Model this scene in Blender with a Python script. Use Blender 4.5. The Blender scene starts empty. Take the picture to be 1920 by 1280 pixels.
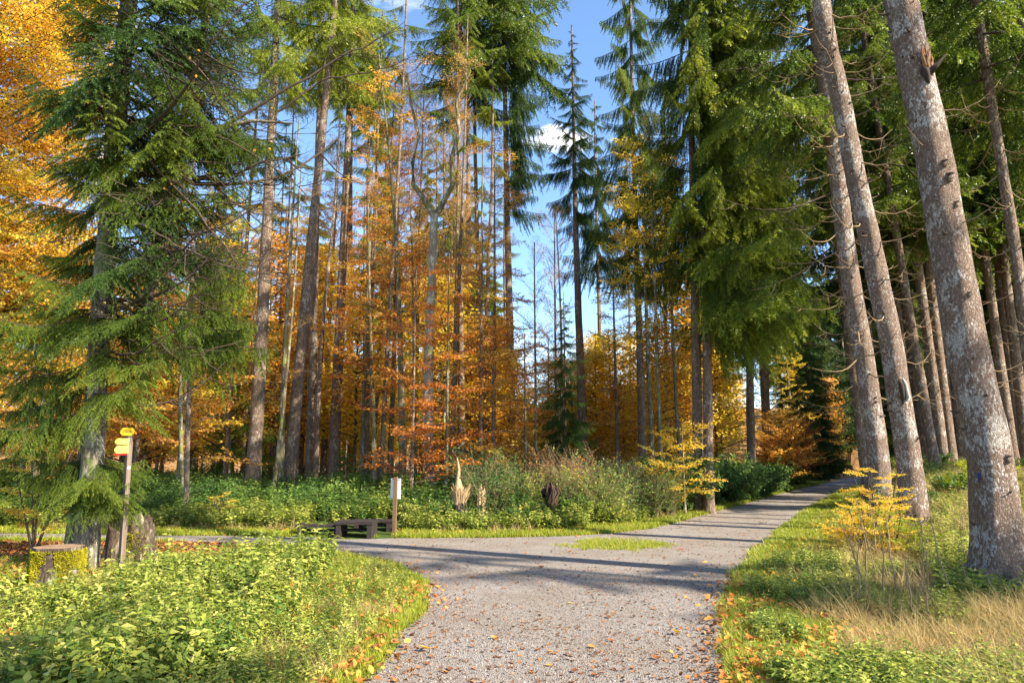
import bpy, math, random
import numpy as np
from math import radians as R, pi, sin, cos
from mathutils import Vector, Matrix

# ---------------------------------------------------------------- camera, sky, sun
S = bpy.context.scene
F = 1280.0; CH = 1.6; TH = R(10.1)
SUN_EL = R(36); SUN_AZ = R(31)          # height; degrees behind the camera plane, from the right
cam_d = bpy.data.cameras.new('camera'); cam_d.lens = 24.0; cam_d.sensor_width = 36.0
cam_d.clip_start = 0.05; cam_d.clip_end = 3000
cam = bpy.data.objects.new('camera', cam_d); S.collection.objects.link(cam)
cam.location = (0, 0, CH); cam.rotation_euler = (pi/2 + TH, 0, 0)
S.camera = cam
sdir = Vector((cos(SUN_EL)*cos(SUN_AZ), -cos(SUN_EL)*sin(SUN_AZ), sin(SUN_EL)))
W = bpy.data.worlds.new('World'); S.world = W; W.use_nodes = True
wn = W.node_tree; wn.nodes.clear()
def wnode(t, **k):
    n = wn.nodes.new(t)
    for a, b in k.items(): setattr(n, a, b)
    return n
sky = wnode('ShaderNodeTexSky', sky_type='NISHITA', sun_disc=False)
sky.sun_elevation = SUN_EL; sky.sun_rotation = math.atan2(sdir.x, sdir.y); sky.altitude = 400
sky.air_density = 1.0; sky.dust_density = 0.5; sky.ozone_density = 2.2
bg = wnode('ShaderNodeBackground'); bg.inputs[1].default_value = 0.12
bgc = wnode('ShaderNodeBackground'); bgc.inputs[0].default_value = (1, .98, .95, 1); bgc.inputs[1].default_value = 0.95
mixw = wnode('ShaderNodeMixShader'); outw = wnode('ShaderNodeOutputWorld')
tc = wnode('ShaderNodeTexCoord')
L = wn.links.new
hsw = wnode('ShaderNodeHueSaturation'); hsw.inputs['Saturation'].default_value = 1.08; L(sky.outputs[0], hsw.inputs['Color']); L(hsw.outputs[0], bg.inputs[0]); L(bg.outputs[0], mixw.inputs[1]); L(bgc.outputs[0], mixw.inputs[2]); L(mixw.outputs[0], outw.inputs[0])
# clouds: one small bright one where the photograph has it and thin wisps all over the sky
def pdir(px, py):
    u = (px-960)/F; v = (640-py)/F
    d = Vector((u, cos(TH)-v*sin(TH), sin(TH)+v*cos(TH))); return d.normalized()
cm = wnode('ShaderNodeMapping'); cm.inputs['Scale'].default_value = (2.2, 2.2, 7)
nz = wnode('ShaderNodeTexNoise'); nz.inputs['Scale'].default_value = 1.4; nz.inputs['Detail'].default_value = 7; nz.inputs['Roughness'].default_value = .6
L(tc.outputs['Generated'], cm.inputs[0]); L(cm.outputs[0], nz.inputs['Vector'])
rp = wnode('ShaderNodeValToRGB'); rp.color_ramp.elements[0].position = .57; rp.color_ramp.elements[0].color = (0, 0, 0, 1)
rp.color_ramp.elements[1].position = .8; rp.color_ramp.elements[1].color = (.7, .7, .7, 1)
L(nz.outputs[0], rp.inputs[0])
cd = pdir(1046, 262)
sub = wnode('ShaderNodeVectorMath', operation='SUBTRACT'); sub.inputs[1].default_value = cd; L(tc.outputs['Generated'], sub.inputs[0])
nz2 = wnode('ShaderNodeTexNoise'); nz2.inputs['Scale'].default_value = 26; nz2.inputs['Detail'].default_value = 6
L(tc.outputs['Generated'], nz2.inputs['Vector'])
ad = wnode('ShaderNodeVectorMath', operation='MULTIPLY_ADD'); ad.inputs[1].default_value = (.05, .05, .03); L(nz2.outputs['Color'], ad.inputs[0]); L(sub.outputs[0], ad.inputs[2])
sb2 = wnode('ShaderNodeVectorMath', operation='SUBTRACT'); sb2.inputs[1].default_value = (.025, .025, .015); L(ad.outputs[0], sb2.inputs[0])
ml = wnode('ShaderNodeVectorMath', operation='MULTIPLY'); ml.inputs[1].default_value = (1/.048, 1/.048, 1/.016); L(sb2.outputs[0], ml.inputs[0])
ln = wnode('ShaderNodeVectorMath', operation='LENGTH'); L(ml.outputs[0], ln.inputs[0])
mr = wnode('ShaderNodeMapRange'); mr.inputs[1].default_value = 1.15; mr.inputs[2].default_value = .3; mr.inputs[3].default_value = 0; mr.inputs[4].default_value = .95
L(ln.outputs[1], mr.inputs[0])
mx = wnode('ShaderNodeMath', operation='MAXIMUM'); L(rp.outputs[0], mx.inputs[0]); L(mr.outputs[0], mx.inputs[1]); L(mx.outputs[0], mixw.inputs[0])

sun_d = bpy.data.lights.new('sun', 'SUN'); sun_d.energy = 5.0; sun_d.angle = R(.55); sun_d.color = (1, .89, .70)
sun = bpy.data.objects.new('sun', sun_d); S.collection.objects.link(sun)
sun.rotation_euler = sdir.to_track_quat('Z', 'Y').to_euler(); sun.location = (60, -30, 60)
S.view_settings.view_transform = 'Standard'; S.view_settings.look = 'None'
S.view_settings.exposure = 1.68; S.view_settings.gamma = 1; S.view_settings.use_curve_mapping = False
S.cycles.max_bounces = 7; S.cycles.diffuse_bounces = 4; S.cycles.glossy_bounces = 2; S.cycles.transmission_bounces = 4
S.cycles.transparent_max_bounces = 4; S.cycles.use_denoising = True; S.cycles.caustics_reflective = False; S.cycles.caustics_refractive = False

# ---------------------------------------------------------------- helpers
C = S.collection
rng = np.random.default_rng(7)
def wx(px, Y, z):
    return (px-960)/F*(Y*cos(TH)+(z-CH)*sin(TH))
def pix(px, py, Y):
    u = (px-960)/F; v = (640-py)/F; t = Y/(cos(TH)-v*sin(TH))
    return (u*t, Y, CH+t*(sin(TH)+v*cos(TH)))
def gpix(px, py, z=0.0):
    u = (px-960)/F; v = (640-py)/F; dz = sin(TH)+v*cos(TH); t = (z-CH)/dz
    return (u*t, t*(cos(TH)-v*sin(TH)))
def sstep(a, b, x):
    t = np.clip((np.asarray(x, float)-a)/(b-a), 0, 1); return t*t*(3-2*t)
def vnoise(x, y, s=1.0, seed=0):
    x = np.asarray(x, float)*s+seed*17.3; y = np.asarray(y, float)*s+seed*9.1
    xi = np.floor(x); yi = np.floor(y); fx = x-xi; fy = y-yi; fx = fx*fx*(3-2*fx); fy = fy*fy*(3-2*fy)
    def h(a, b):
        v = np.sin(a*127.1+b*311.7+seed*74.7)*43758.5453; return v-np.floor(v)
    return (h(xi, yi)*(1-fx)+h(xi+1, yi)*fx)*(1-fy)+(h(xi, yi+1)*(1-fx)+h(xi+1, yi+1)*fx)*fy
def unit(a):
    return a/np.maximum(np.linalg.norm(a, axis=-1, keepdims=True), 1e-9)

class MB:
    """collects tubes, leaves and boxes; build() links them as one mesh object"""
    def __init__(s): s.v = []; s.t = []; s.q = []; s.tm = []; s.qm = []; s.c = []; s.n = 0
    def add(s, v, tris=None, quads=None, mat=0, c=0.5):
        v = np.asarray(v, float).reshape(-1, 3); n = len(v)
        s.v.append(v); s.c.append(np.broadcast_to(np.asarray(c, float), (n,)).copy())
        if tris is not None and len(tris): t = np.asarray(tris, int)+s.n; s.t.append(t); s.tm.append(np.full(len(t), mat))
        if quads is not None and len(quads): q = np.asarray(quads, int)+s.n; s.q.append(q); s.qm.append(np.full(len(q), mat))
        s.n += n
    def join(s, o, M):
        """another builder's geometry, transformed"""
        M = np.array(M); off = s.n
        for v in o.v: s.v.append(v@M[:3, :3].T+M[:3, 3])
        s.c += o.c; s.t += [t+off for t in o.t]; s.q += [q+off for q in o.q]; s.tm += o.tm; s.qm += o.qm; s.n += o.n
    def tube(s, P, r, sides=6, mat=0, c=.5, cap=True):
        P = np.asarray(P, float); r = np.broadcast_to(np.asarray(r, float), (len(P),))
        T = unit(np.gradient(P, axis=0)); ref = np.array([0, 0, 1.]) if abs(T[0][2]) < .9 else np.array([1., 0, 0])
        A = unit(np.cross(T, ref)); B = np.cross(T, A)
        an = np.arange(sides)*2*pi/sides
        V = P[:, None]+r[:, None, None]*(A[:, None]*np.cos(an)[None, :, None]+B[:, None]*np.sin(an)[None, :, None])
        n = len(P); i = np.arange(n-1)[:, None]*sides; j = np.arange(sides)[None]; k = (j+1) % sides
        q = np.stack([i+j, i+k, i+sides+k, i+sides+j], -1).reshape(-1, 4)
        s.add(V.reshape(-1, 3), None, q, mat, c)
        if cap:
            s.add(V[-1], [[0, a, a+1] for a in range(1, sides-1)], None, mat, c)
            s.add(V[0], [[0, a+1, a] for a in range(1, sides-1)], None, mat, c)
    def box(s, c0, c1, mat=0, M=None, bev=0):
        x0, y0, z0 = c0; x1, y1, z1 = c1
        v = np.array([[x, y, z] for z in (z0, z1) for y in (y0, y1) for x in (x0, x1)], float)
        if M is not None: v = v@np.array(M)[:3, :3].T+np.array(M)[:3, 3]
        s.add(v, None, [[0, 2, 3, 1], [4, 5, 7, 6], [0, 1, 5, 4], [2, 6, 7, 3], [0, 4, 6, 2], [1, 3, 7, 5]], mat)
    def needles(s, P, D, Nn, Ln, Wd, mat=1, c=None):
        n = len(P); w = unit(np.cross(D, Nn))*(np.asarray(Wd).reshape(-1, 1)/2)
        V = np.stack([P-w, P+w, P+D*np.asarray(Ln).reshape(-1, 1)], 1).reshape(-1, 3)
        if c is None: c = rng.random(n)
        s.add(V, np.arange(3*n).reshape(-1, 3), None, mat, np.repeat(c, 3))
    def leaves(s, P, D, Nn, Ln, Wd, mat=1, c=None, fold=.25, bend=.2):
        """pointed oval leaves: six corners, folded on the midrib"""
        n = len(P); Ln = np.broadcast_to(np.asarray(Ln, float), (n,))[:, None]; Wd = np.broadcast_to(np.asarray(Wd, float), (n,))[:, None]/2
        w = unit(np.cross(D, Nn)); up = unit(np.cross(w, D))
        m = P+D*Ln*.5-up*fold*Wd; tip = P+D*Ln-up*bend*Ln
        V = np.stack([P, P+D*Ln*.38+w*Wd, tip, P+D*Ln*.38-w*Wd, m], 1).reshape(-1, 3)
        b = np.arange(n)[:, None]*5
        t = np.concatenate([b+[[0, 1, 4]], b+[[1, 2, 4]], b+[[4, 2, 3]], b+[[0, 4, 3]]])
        if c is None: c = rng.random(n)
        s.add(V, t, None, mat, np.repeat(c, 5))
    def quads_(s, P, D, Nn, Ln, Wd, mat=1, c=None):
        """small rhombic leaves, two triangles each"""
        n = len(P); Ln = np.broadcast_to(np.asarray(Ln, float), (n,))[:, None]; Wd = np.broadcast_to(np.asarray(Wd, float), (n,))[:, None]/2
        w = unit(np.cross(D, Nn)); up = unit(np.cross(w, D))
        V = np.stack([P, P+D*Ln*.5+w*Wd+up*Wd*.3, P+D*Ln, P+D*Ln*.5-w*Wd+up*Wd*.3], 1).reshape(-1, 3)
        b = np.arange(n)[:, None]*4
        if c is None: c = rng.random(n)
        s.add(V, np.concatenate([b+[[0, 1, 2]], b+[[0, 2, 3]]]), None, mat, np.repeat(c, 4))
    def mesh(s, name, mats, smooth=True):
        me = bpy.data.meshes.new(name)
        V = np.concatenate(s.v); nt = sum(map(len, s.t)); nq = sum(map(len, s.q))
        li = []; mi = []
        if nt: li.append(np.concatenate(s.t).ravel()); mi.append(np.concatenate(s.tm))
        if nq: li.append(np.concatenate(s.q).ravel()); mi.append(np.concatenate(s.qm))
        li = np.concatenate(li); mi = np.concatenate(mi)
        tot = np.concatenate([np.full(nt, 3), np.full(nq, 4)]); st = np.concatenate([[0], np.cumsum(tot)[:-1]])
        me.vertices.add(len(V)); me.vertices.foreach_set('co', V.ravel().astype(np.float32))
        me.loops.add(len(li)); me.loops.foreach_set('vertex_index', li.astype(np.int32))
        me.polygons.add(nt+nq); me.polygons.foreach_set('loop_start', st.astype(np.int32)); me.polygons.foreach_set('loop_total', tot.astype(np.int32))
        me.polygons.foreach_set('material_index', mi.astype(np.int32))
        me.polygons.foreach_set('use_smooth', np.full(nt+nq, smooth))
        a = me.attributes.new('v', 'FLOAT', 'POINT'); a.data.foreach_set('value', np.concatenate(s.c).astype(np.float32))
        for m in mats: me.materials.append(m)
        me.update(calc_edges=True); return me
    def build(s, name, mats, parent=None, smooth=True, loc=None):
        return link(name, s.mesh(name, mats if isinstance(mats, (list, tuple)) else [mats], smooth), parent, loc)
def link(name, me, parent=None, loc=None):
    o = bpy.data.objects.new(name, me); C.objects.link(o); o.parent = parent
    if loc is not None: o.location = loc
    return o
def tag(o, label=None, cat=None, group=None, kind=None):
    if label: o['label'] = label
    if cat: o['category'] = cat
    if group: o['group'] = group
    if kind: o['kind'] = kind
    return o
def empty(name, loc, label, cat, group=None):
    o = bpy.data.objects.new(name, None); C.objects.link(o); o.location = loc; o.empty_display_size = .2
    return tag(o, label, cat, group)

# ---------------------------------------------------------------- materials
def mat(name):
    m = bpy.data.materials.new(name); m.use_nodes = True; m.node_tree.nodes.clear(); return m, m.node_tree
def N(nt, t, ins=None, **k):
    n = nt.nodes.new(t)
    for a, b in k.items(): setattr(n, a, b)
    for a, b in (ins or {}).items():
        if hasattr(b, 'links') or isinstance(b, bpy.types.NodeSocket): nt.links.new(b, n.inputs[a])
        else: n.inputs[a].default_value = b
    return n
def ramp(nt, fac, stops, interp='LINEAR'):
    n = nt.nodes.new('ShaderNodeValToRGB'); cr = n.color_ramp; cr.interpolation = interp
    while len(cr.elements) < len(stops): cr.elements.new(.5)
    for e, (p, c) in zip(cr.elements, stops): e.position = p; e.color = (*c, 1) if len(c) == 3 else c
    nt.links.new(fac, n.inputs[0]); return n.outputs[0]
def math_(nt, op, a, b):
    n = nt.nodes.new('ShaderNodeMath'); n.operation = op
    for i, x in enumerate((a, b)):
        if isinstance(x, (int, float)): n.inputs[i].default_value = x
        else: nt.links.new(x, n.inputs[i])
    return n.outputs[0]
def leaf_mat(name, stops, trans=.4, spread=.45, gloss=.12, rough=.45):
    """leaf colour from the leaf's own number and the object's, half of the light passing through"""
    m, nt = mat(name)
    at = N(nt, 'ShaderNodeAttribute', attribute_name='v'); oi = N(nt, 'ShaderNodeObjectInfo')
    f = math_(nt, 'ADD', math_(nt, 'MULTIPLY', at.outputs['Fac'], 1-spread), math_(nt, 'MULTIPLY', oi.outputs['Random'], spread))
    col = ramp(nt, f, stops)
    d = N(nt, 'ShaderNodeBsdfDiffuse', {'Color': col})
    hs = N(nt, 'ShaderNodeHueSaturation', {'Color': col, 'Saturation': 1.05, 'Value': 1.25})
    t = N(nt, 'ShaderNodeBsdfTranslucent', {'Color': hs.outputs[0]})
    a = N(nt, 'ShaderNodeMixShader', {0: trans, 1: d.outputs[0], 2: t.outputs[0]})
    g = N(nt, 'ShaderNodeBsdfGlossy', {'Color': (.8, .85, .9, 1), 'Roughness': rough})
    fr = N(nt, 'ShaderNodeFresnel', {'IOR': 1.35})
    fm = math_(nt, 'MINIMUM', math_(nt, 'MULTIPLY', fr.outputs[0], gloss*2), gloss*.5)
    b = N(nt, 'ShaderNodeMixShader', {0: fm, 1: a.outputs[0], 2: g.outputs[0]})
    N(nt, 'ShaderNodeOutputMaterial', {0: b.outputs[0]}); return m
def princ(nt, col, rough=.8, bump=None, dist=.02, strength=1.0, spec=.3):
    p = N(nt, 'ShaderNodeBsdfPrincipled', {'Roughness': rough, 'Specular IOR Level': spec})
    if isinstance(col, (tuple, list)): p.inputs['Base Color'].default_value = (*col, 1)
    else: nt.links.new(col, p.inputs['Base Color'])
    if bump is not None:
        b = N(nt, 'ShaderNodeBump', {'Height': bump, 'Distance': dist, 'Strength': strength}); nt.links.new(b.outputs[0], p.inputs['Normal'])
    N(nt, 'ShaderNodeOutputMaterial', {0: p.outputs[0]}); return p
def bark(name, dark, mid, light, lichen, sc=(26, 26, 12), dist=.03, lich=.56, moss=None, mossamt=.5, crack=.7):
    m, nt = mat(name)
    tc = N(nt, 'ShaderNodeTexCoord'); mp = N(nt, 'ShaderNodeMapping', {0: tc.outputs['Object'], 'Scale': sc})
    wv = N(nt, 'ShaderNodeTexNoise', {'Vector': mp.outputs[0], 'Scale': .6, 'Detail': 4.0})
    vm = N(nt, 'ShaderNodeVectorMath', {0: mp.outputs[0]}, operation='MULTIPLY_ADD')
    vm = N(nt, 'ShaderNodeVectorMath', {0: wv.outputs['Color'], 1: (2.6, 2.6, 2.2), 2: mp.outputs[0]}, operation='MULTIPLY_ADD')
    vo = N(nt, 'ShaderNodeTexVoronoi', {'Vector': vm.outputs[0], 'Scale': 1.0}, feature='DISTANCE_TO_EDGE')
    vc = N(nt, 'ShaderNodeTexVoronoi', {'Vector': vm.outputs[0], 'Scale': 1.0}, feature='F1')
    n1 = N(nt, 'ShaderNodeTexNoise', {'Vector': mp.outputs[0], 'Scale': 2.2, 'Detail': 8.0, 'Roughness': .65})
    n2 = N(nt, 'ShaderNodeTexNoise', {'Vector': tc.outputs['Object'], 'Scale': 2.3, 'Detail': 5.0, 'Roughness': .6})
    e = ramp(nt, vo.outputs['Distance'], [(0, (1-crack,)*3), (.16, (1-.3*crack,)*3), (.45, (1, 1, 1))])
    h = math_(nt, 'ADD', math_(nt, 'MULTIPLY', e, .5), math_(nt, 'MULTIPLY', n1.outputs[0], .9))
    f = math_(nt, 'ADD', math_(nt, 'MULTIPLY', n1.outputs[0], .6), math_(nt, 'MULTIPLY', vc.outputs['Color'], .35))
    col = ramp(nt, f, [(.3, dark), (.5, mid), (.72, light)])
    crack = N(nt, 'ShaderNodeMix', {0: e, 6: (*[c*.45 for c in dark], 1), 7: col}, data_type='RGBA')
    col = crack.outputs[2]
    lm = math_(nt, 'MULTIPLY', math_(nt, 'ADD', n2.outputs[0], math_(nt, 'MULTIPLY', math_(nt, 'SUBTRACT', vc.outputs['Color'], .3), .26)), 1.0)
    lf = ramp(nt, lm, [(lich, (0, 0, 0)), (lich+.1, (.8, .8, .8))])
    col = N(nt, 'ShaderNodeMix', {0: math_(nt, 'MULTIPLY', lf, e), 6: col, 7: (*lichen, 1)}, data_type='RGBA').outputs[2]
    if moss:
        n3 = N(nt, 'ShaderNodeTexNoise', {'Vector': tc.outputs['Object'], 'Scale': 3.1, 'Detail': 6.0})
        mf = ramp(nt, n3.outputs[0], [(mossamt, (0, 0, 0)), (mossamt+.1, (.9, .9, .9))])
        col = N(nt, 'ShaderNodeMix', {0: mf, 6: col, 7: (*moss, 1)}, data_type='RGBA').outputs[2]
    princ(nt, col, .85, h, dist, 1.0, .25); return m
def wood(name, c0, c1, sc=(30, 30, 2.5), rough=.8, dist=.004):
    m, nt = mat(name); tc = N(nt, 'ShaderNodeTexCoord'); mp = N(nt, 'ShaderNodeMapping', {0: tc.outputs['Object'], 'Scale': sc})
    n = N(nt, 'ShaderNodeTexNoise', {'Vector': mp.outputs[0], 'Scale': 1.0, 'Detail': 6.0, 'Roughness': .7})
    princ(nt, ramp(nt, n.outputs[0], [(.3, c0), (.7, c1)]), rough, n.outputs[0], dist); return m
def plain(name, c, rough=.5, var=.08):
    m, nt = mat(name); tc = N(nt, 'ShaderNodeTexCoord')
    n = N(nt, 'ShaderNodeTexNoise', {'Vector': tc.outputs['Object'], 'Scale': 14.0, 'Detail': 4.0})
    princ(nt, ramp(nt, n.outputs[0], [(.3, tuple(x*(1-var*2) for x in c)), (.6, c)]), rough); return m

BK = bark('bark_scaly_spruce', (.18, .115, .085), (.33, .235, .18), (.50, .41, .345), (.66, .64, .60), (44, 44, 21), .04, .575)
BK2 = bark('bark_far_spruce', (.13, .085, .06), (.25, .18, .135), (.38, .29, .22), (.42, .39, .34), (22, 22, 9), .03, .62)
BKG = bark('bark_grey_fir', (.09, .075, .055), (.17, .145, .105), (.27, .24, .19), (.33, .33, .28), (26, 26, 6), .012, .58, (.10, .13, .03), .57, .4)
BKM = bark('bark_mossy_beech', (.11, .09, .05), (.19, .16, .09), (.28, .24, .15), (.4, .4, .34), (14, 14, 4), .01, .58, (.13, .14, .025), .53)
BKP = bark('bark_pale_beech', (.22, .18, .13), (.34, .29, .22), (.44, .39, .31), (.5, .5, .44), (14, 14, 5), .01, .58, (.2, .22, .04), .62)
TWD = plain('twig_dark', (.07, .05, .035), .9); TWT = plain('twig_tan', (.26, .18, .10), .9)
NG = leaf_mat('needles_green', [(0, (.045, .08, .014)), (.35, (.095, .15, .02)), (.7, (.19, .24, .03)), (1, (.32, .34, .045))], .42, .4)
ND = leaf_mat('needles_deep_green', [(0, (.025, .055, .014)), (.5, (.055, .105, .018)), (1, (.13, .18, .025))], .3, .4)
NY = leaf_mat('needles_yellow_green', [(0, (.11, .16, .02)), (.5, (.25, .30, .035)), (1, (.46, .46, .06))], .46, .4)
NO = leaf_mat('needles_golden', [(0, (.22, .17, .02)), (.5, (.42, .30, .025)), (1, (.55, .42, .05))], .45, .4)
LY = leaf_mat('leaves_yellow', [(0, (.66, .39, .06)), (.4, (.80, .54, .07)), (.75, (.84, .67, .10)), (1, (.60, .58, .11))], .6, .5)
LO = leaf_mat('leaves_orange', [(0, (.46, .20, .06)), (.35, (.66, .32, .07)), (.7, (.78, .45, .08)), (1, (.82, .60, .11))], .56, .5)
LR = leaf_mat('leaves_rust', [(0, (.34, .11, .035)), (.4, (.54, .19, .04)), (.8, (.70, .29, .045)), (1, (.78, .42, .07))], .48, .5)
LG = leaf_mat('leaves_lime', [(0, (.12, .18, .015)), (.5, (.28, .33, .02)), (1, (.5, .46, .04))], .5, .5)
HB = leaf_mat('herb_leaves', [(0, (.05, .09, .018)), (.35, (.15, .21, .03)), (.7, (.36, .38, .07)), (1, (.60, .54, .16))], .38, .5, .2)
HD = leaf_mat('undergrowth_leaves', [(0, (.035, .075, .018)), (.5, (.075, .15, .03)), (.85, (.18, .25, .045)), (1, (.38, .36, .08))], .35, .5, .2)
GR = leaf_mat('grass_green', [(0, (.10, .14, .015)), (.4, (.25, .30, .025)), (.75, (.42, .42, .05)), (1, (.52, .40, .14))], .4, .5, .12)
GD = leaf_mat('grass_dry', [(0, (.20, .14, .06)), (.4, (.38, .27, .11)), (.75, (.55, .43, .20)), (1, (.30, .32, .06))], .3, .4, .04)
FL = leaf_mat('fallen_leaves', [(0, (.16, .05, .02)), (.35, (.34, .11, .025)), (.6, (.48, .2, .04)), (.85, (.6, .33, .07)), (1, (.72, .5, .08))], .15, .7, .1)
FB = leaf_mat('fallen_leaves_brown', [(0, (.10, .05, .03)), (.5, (.2, .09, .04)), (.85, (.34, .15, .05)), (1, (.45, .3, .12))], .1, .7, .1)

# ---------------------------------------------------------------- ground
up_edge = [(0, 1000), (300, 1004), (560, 1007), (640, 1012), (770, 1009), (900, 1009), (1050, 1006), (1150, 1001), (1230, 989), (1330, 963), (1400, 943), (1480, 921), (1540, 907), (1590, 896)]
rt_edge = [(1375, 1330), (1368, 1280), (1358, 1200), (1352, 1130), (1380, 1080), (1420, 1032), (1455, 1000), (1505, 960), (1560, 928), (1605, 910)]
lf_edge = [(640, 1400), (690, 1280), (740, 1205), (800, 1135), (812, 1106), (790, 1082), (740, 1062), (650, 1042), (615, 1031), (500, 1022), (300, 1016), (0, 1013)]
def interp_edge(pts, step=.25):
    P = np.array([gpix(*p) for p in pts]); out = []
    for a, b in zip(P[:-1], P[1:]):
        n = max(2, int(np.linalg.norm(b-a)/step)); out += [a+(b-a)*i/n for i in range(n)]
    return out+[P[-1]]
E_up = interp_edge(up_edge); E_rt = interp_edge(rt_edge); E_lf = interp_edge(lf_edge)
u0 = E_up[0]; l0 = E_lf[-1]
poly = [np.array([u0[0]-30, u0[1]+3])]+E_up+[np.array([48., 92.]), np.array([70., 100.]), np.array([72., 96.]), np.array([50., 84.]), np.array([41., 62.])]+E_rt[::-1]+[np.array([2.2, -8.]), np.array([-1.1, -8.])]+E_lf+[np.array([l0[0]-30, l0[1]+2.2])]
def smooth_poly(p, it=2):
    p = np.array(p)
    for _ in range(it): p = .5*p+.25*(np.roll(p, 1, 0)+np.roll(p, -1, 0))
    return p
poly = smooth_poly(poly)
poly[:, 0] += .16*(vnoise(poly[:, 0], poly[:, 1], 1.7, 3)-.5); poly[:, 1] += .16*(vnoise(poly[:, 0], poly[:, 1], 1.7, 4)-.5)
def inside(x, y, P=None):
    P = poly if P is None else P
    x = np.asarray(x, float); y = np.asarray(y, float); r = np.zeros(x.shape, bool)
    for (xa, ya), (xb, yb) in zip(P, np.roll(P, -1, 0)):
        if ya == yb: continue
        c = (ya > y) != (yb > y); r ^= c & (x < (xb-xa)*(y-ya)/(yb-ya)+xa)
    return r
def pdist(x, y):
    """signed metres to the path's edge, negative on it"""
    x = np.asarray(x, float); y = np.asarray(y, float); d = np.full(x.shape, 1e9)
    for a, b in zip(poly, np.roll(poly, -1, 0)):
        e = b-a; l2 = e@e+1e-12; t = np.clip(((x-a[0])*e[0]+(y-a[1])*e[1])/l2, 0, 1)
        d = np.minimum(d, (x-a[0]-t*e[0])**2+(y-a[1]-t*e[1])**2)
    return np.where(inside(x, y), -1, 1)*np.sqrt(d)
rt_line = np.array([[1.4, -5], *[list(p) for p in E_rt], [50, 84]]); rt_line = rt_line[np.argsort(rt_line[:, 1])]
def height(x, y, d=None):
    x = np.asarray(x, float); y = np.asarray(y, float)
    if d is None: d = pdist(x, y)
    dd = np.clip(d, 0, None)
    xr = np.interp(y, rt_line[:, 1], rt_line[:, 0])
    right = x > xr-.2
    amp = np.interp(y, [4, 9, 13, 17, 26, 60], [.04, .05, .28, .95, 1.4, 2.2])
    bank = np.where(right, amp*sstep(.6, 4.4, dd)*1.0, 0)
    mid = np.where(~right & (y > 14), .35*sstep(.3, 6, dd), 0)
    bump = (vnoise(x, y, .45, 1)-.5)*.25+(vnoise(x, y, 1.7, 2)-.5)*.10
    hill = 14*sstep(80, 190, y)+4*sstep(60, 200, np.abs(x))
    hill = hill*sstep(0, 22, dd)
    return bank+mid+bump*sstep(.05, 2.0, dd)+hill
# terrain sheet, finer near the camera
ys = np.concatenate([np.arange(-40, 0, 2.), np.arange(0, 24, .25), np.arange(24, 60, 1.), np.geomspace(60, 1500, 50)])
us = np.linspace(-1, 1, 301); us = np.sign(us)*np.abs(us)**1.3
half = np.interp(ys, [-40, 0, 24, 60, 1500], [45, 22, 38, 90, 1600])
GX = us[None]*half[:, None]; GY = np.repeat(ys[:, None], len(us), 1); GD_ = pdist(GX, GY); GZ = height(GX, GY, GD_)
GZ = np.where(GD_ < 0, -.02, GZ)
ny, nx = GX.shape
i = np.arange(ny-1)[:, None]*nx; j = np.arange(nx-1)[None]
q = np.stack([i+j, i+j+1, i+j+nx+1, i+j+nx], -1).reshape(-1, 4)
def greenness(x, y, d):
    g = np.where(d < 2.5, .75, .45)*sstep(60, 40, y)
    left_litter = sstep(2.0, .8, np.hypot((x+5.4)/1.6, (y-12)/1.4))
    return np.clip(g-left_litter*.8, 0, 1)
m, nt = mat('forest_floor')
tcg = N(nt, 'ShaderNodeTexCoord'); at = N(nt, 'ShaderNodeAttribute', attribute_name='v')
n1 = N(nt, 'ShaderNodeTexNoise', {'Vector': tcg.outputs['Object'], 'Scale': 9.0, 'Detail': 8.0, 'Roughness': .7})
n2 = N(nt, 'ShaderNodeTexNoise', {'Vector': tcg.outputs['Object'], 'Scale': .55, 'Detail': 5.0})
vo = N(nt, 'ShaderNodeTexVoronoi', {'Vector': tcg.outputs['Object'], 'Scale': 14.0})
lit = ramp(nt, vo.outputs['Color'], [(0, (.07, .035, .018)), (.45, (.17, .08, .03)), (.75, (.42, .24, .09)), (1, (.58, .40, .16))])
grn = ramp(nt, n1.outputs[0], [(.3, (.02, .035, .01)), (.55, (.055, .09, .018)), (.75, (.12, .14, .03))])
gf = math_(nt, 'ADD', at.outputs['Fac'], math_(nt, 'MULTIPLY', math_(nt, 'SUBTRACT', n2.outputs[0], .5), 1.4))
gm = N(nt, 'ShaderNodeMix', {0: ramp(nt, gf, [(.3, (0, 0, 0)), (.6, (1, 1, 1))]), 6: lit, 7: grn}, data_type='RGBA')
princ(nt, gm.outputs[2], .95, n1.outputs[0], .04, .8, .1)
FLOOR = m
b = MB(); b.add(np.stack([GX, GY, GZ], -1).reshape(-1, 3), None, q, 0, greenness(GX, GY, GD_).ravel())
tag(b.build('ground', FLOOR), 'forest floor with grass and leaf litter', kind='structure')

# gravel path: one flat sheet with an uneven edge
m, nt = mat('gravel')
tcg = N(nt, 'ShaderNodeTexCoord')
vo = N(nt, 'ShaderNodeTexVoronoi', {'Vector': tcg.outputs['Object'], 'Scale': 105.0, 'Randomness': 1.0})
v2 = N(nt, 'ShaderNodeTexVoronoi', {'Vector': tcg.outputs['Object'], 'Scale': 110.0})
n1 = N(nt, 'ShaderNodeTexNoise', {'Vector': tcg.outputs['Object'], 'Scale': .9, 'Detail': 7.0, 'Roughness': .65})
n4 = N(nt, 'ShaderNodeTexNoise', {'Vector': tcg.outputs['Object'], 'Scale': 14.0, 'Detail': 6.0, 'Roughness': .7})
sep = N(nt, 'ShaderNodeSeparateColor', {0: vo.outputs['Color']})
f = math_(nt, 'ADD', math_(nt, 'MULTIPLY', sep.outputs[0], .6), math_(nt, 'MULTIPLY', n4.outputs[0], .5))
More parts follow.
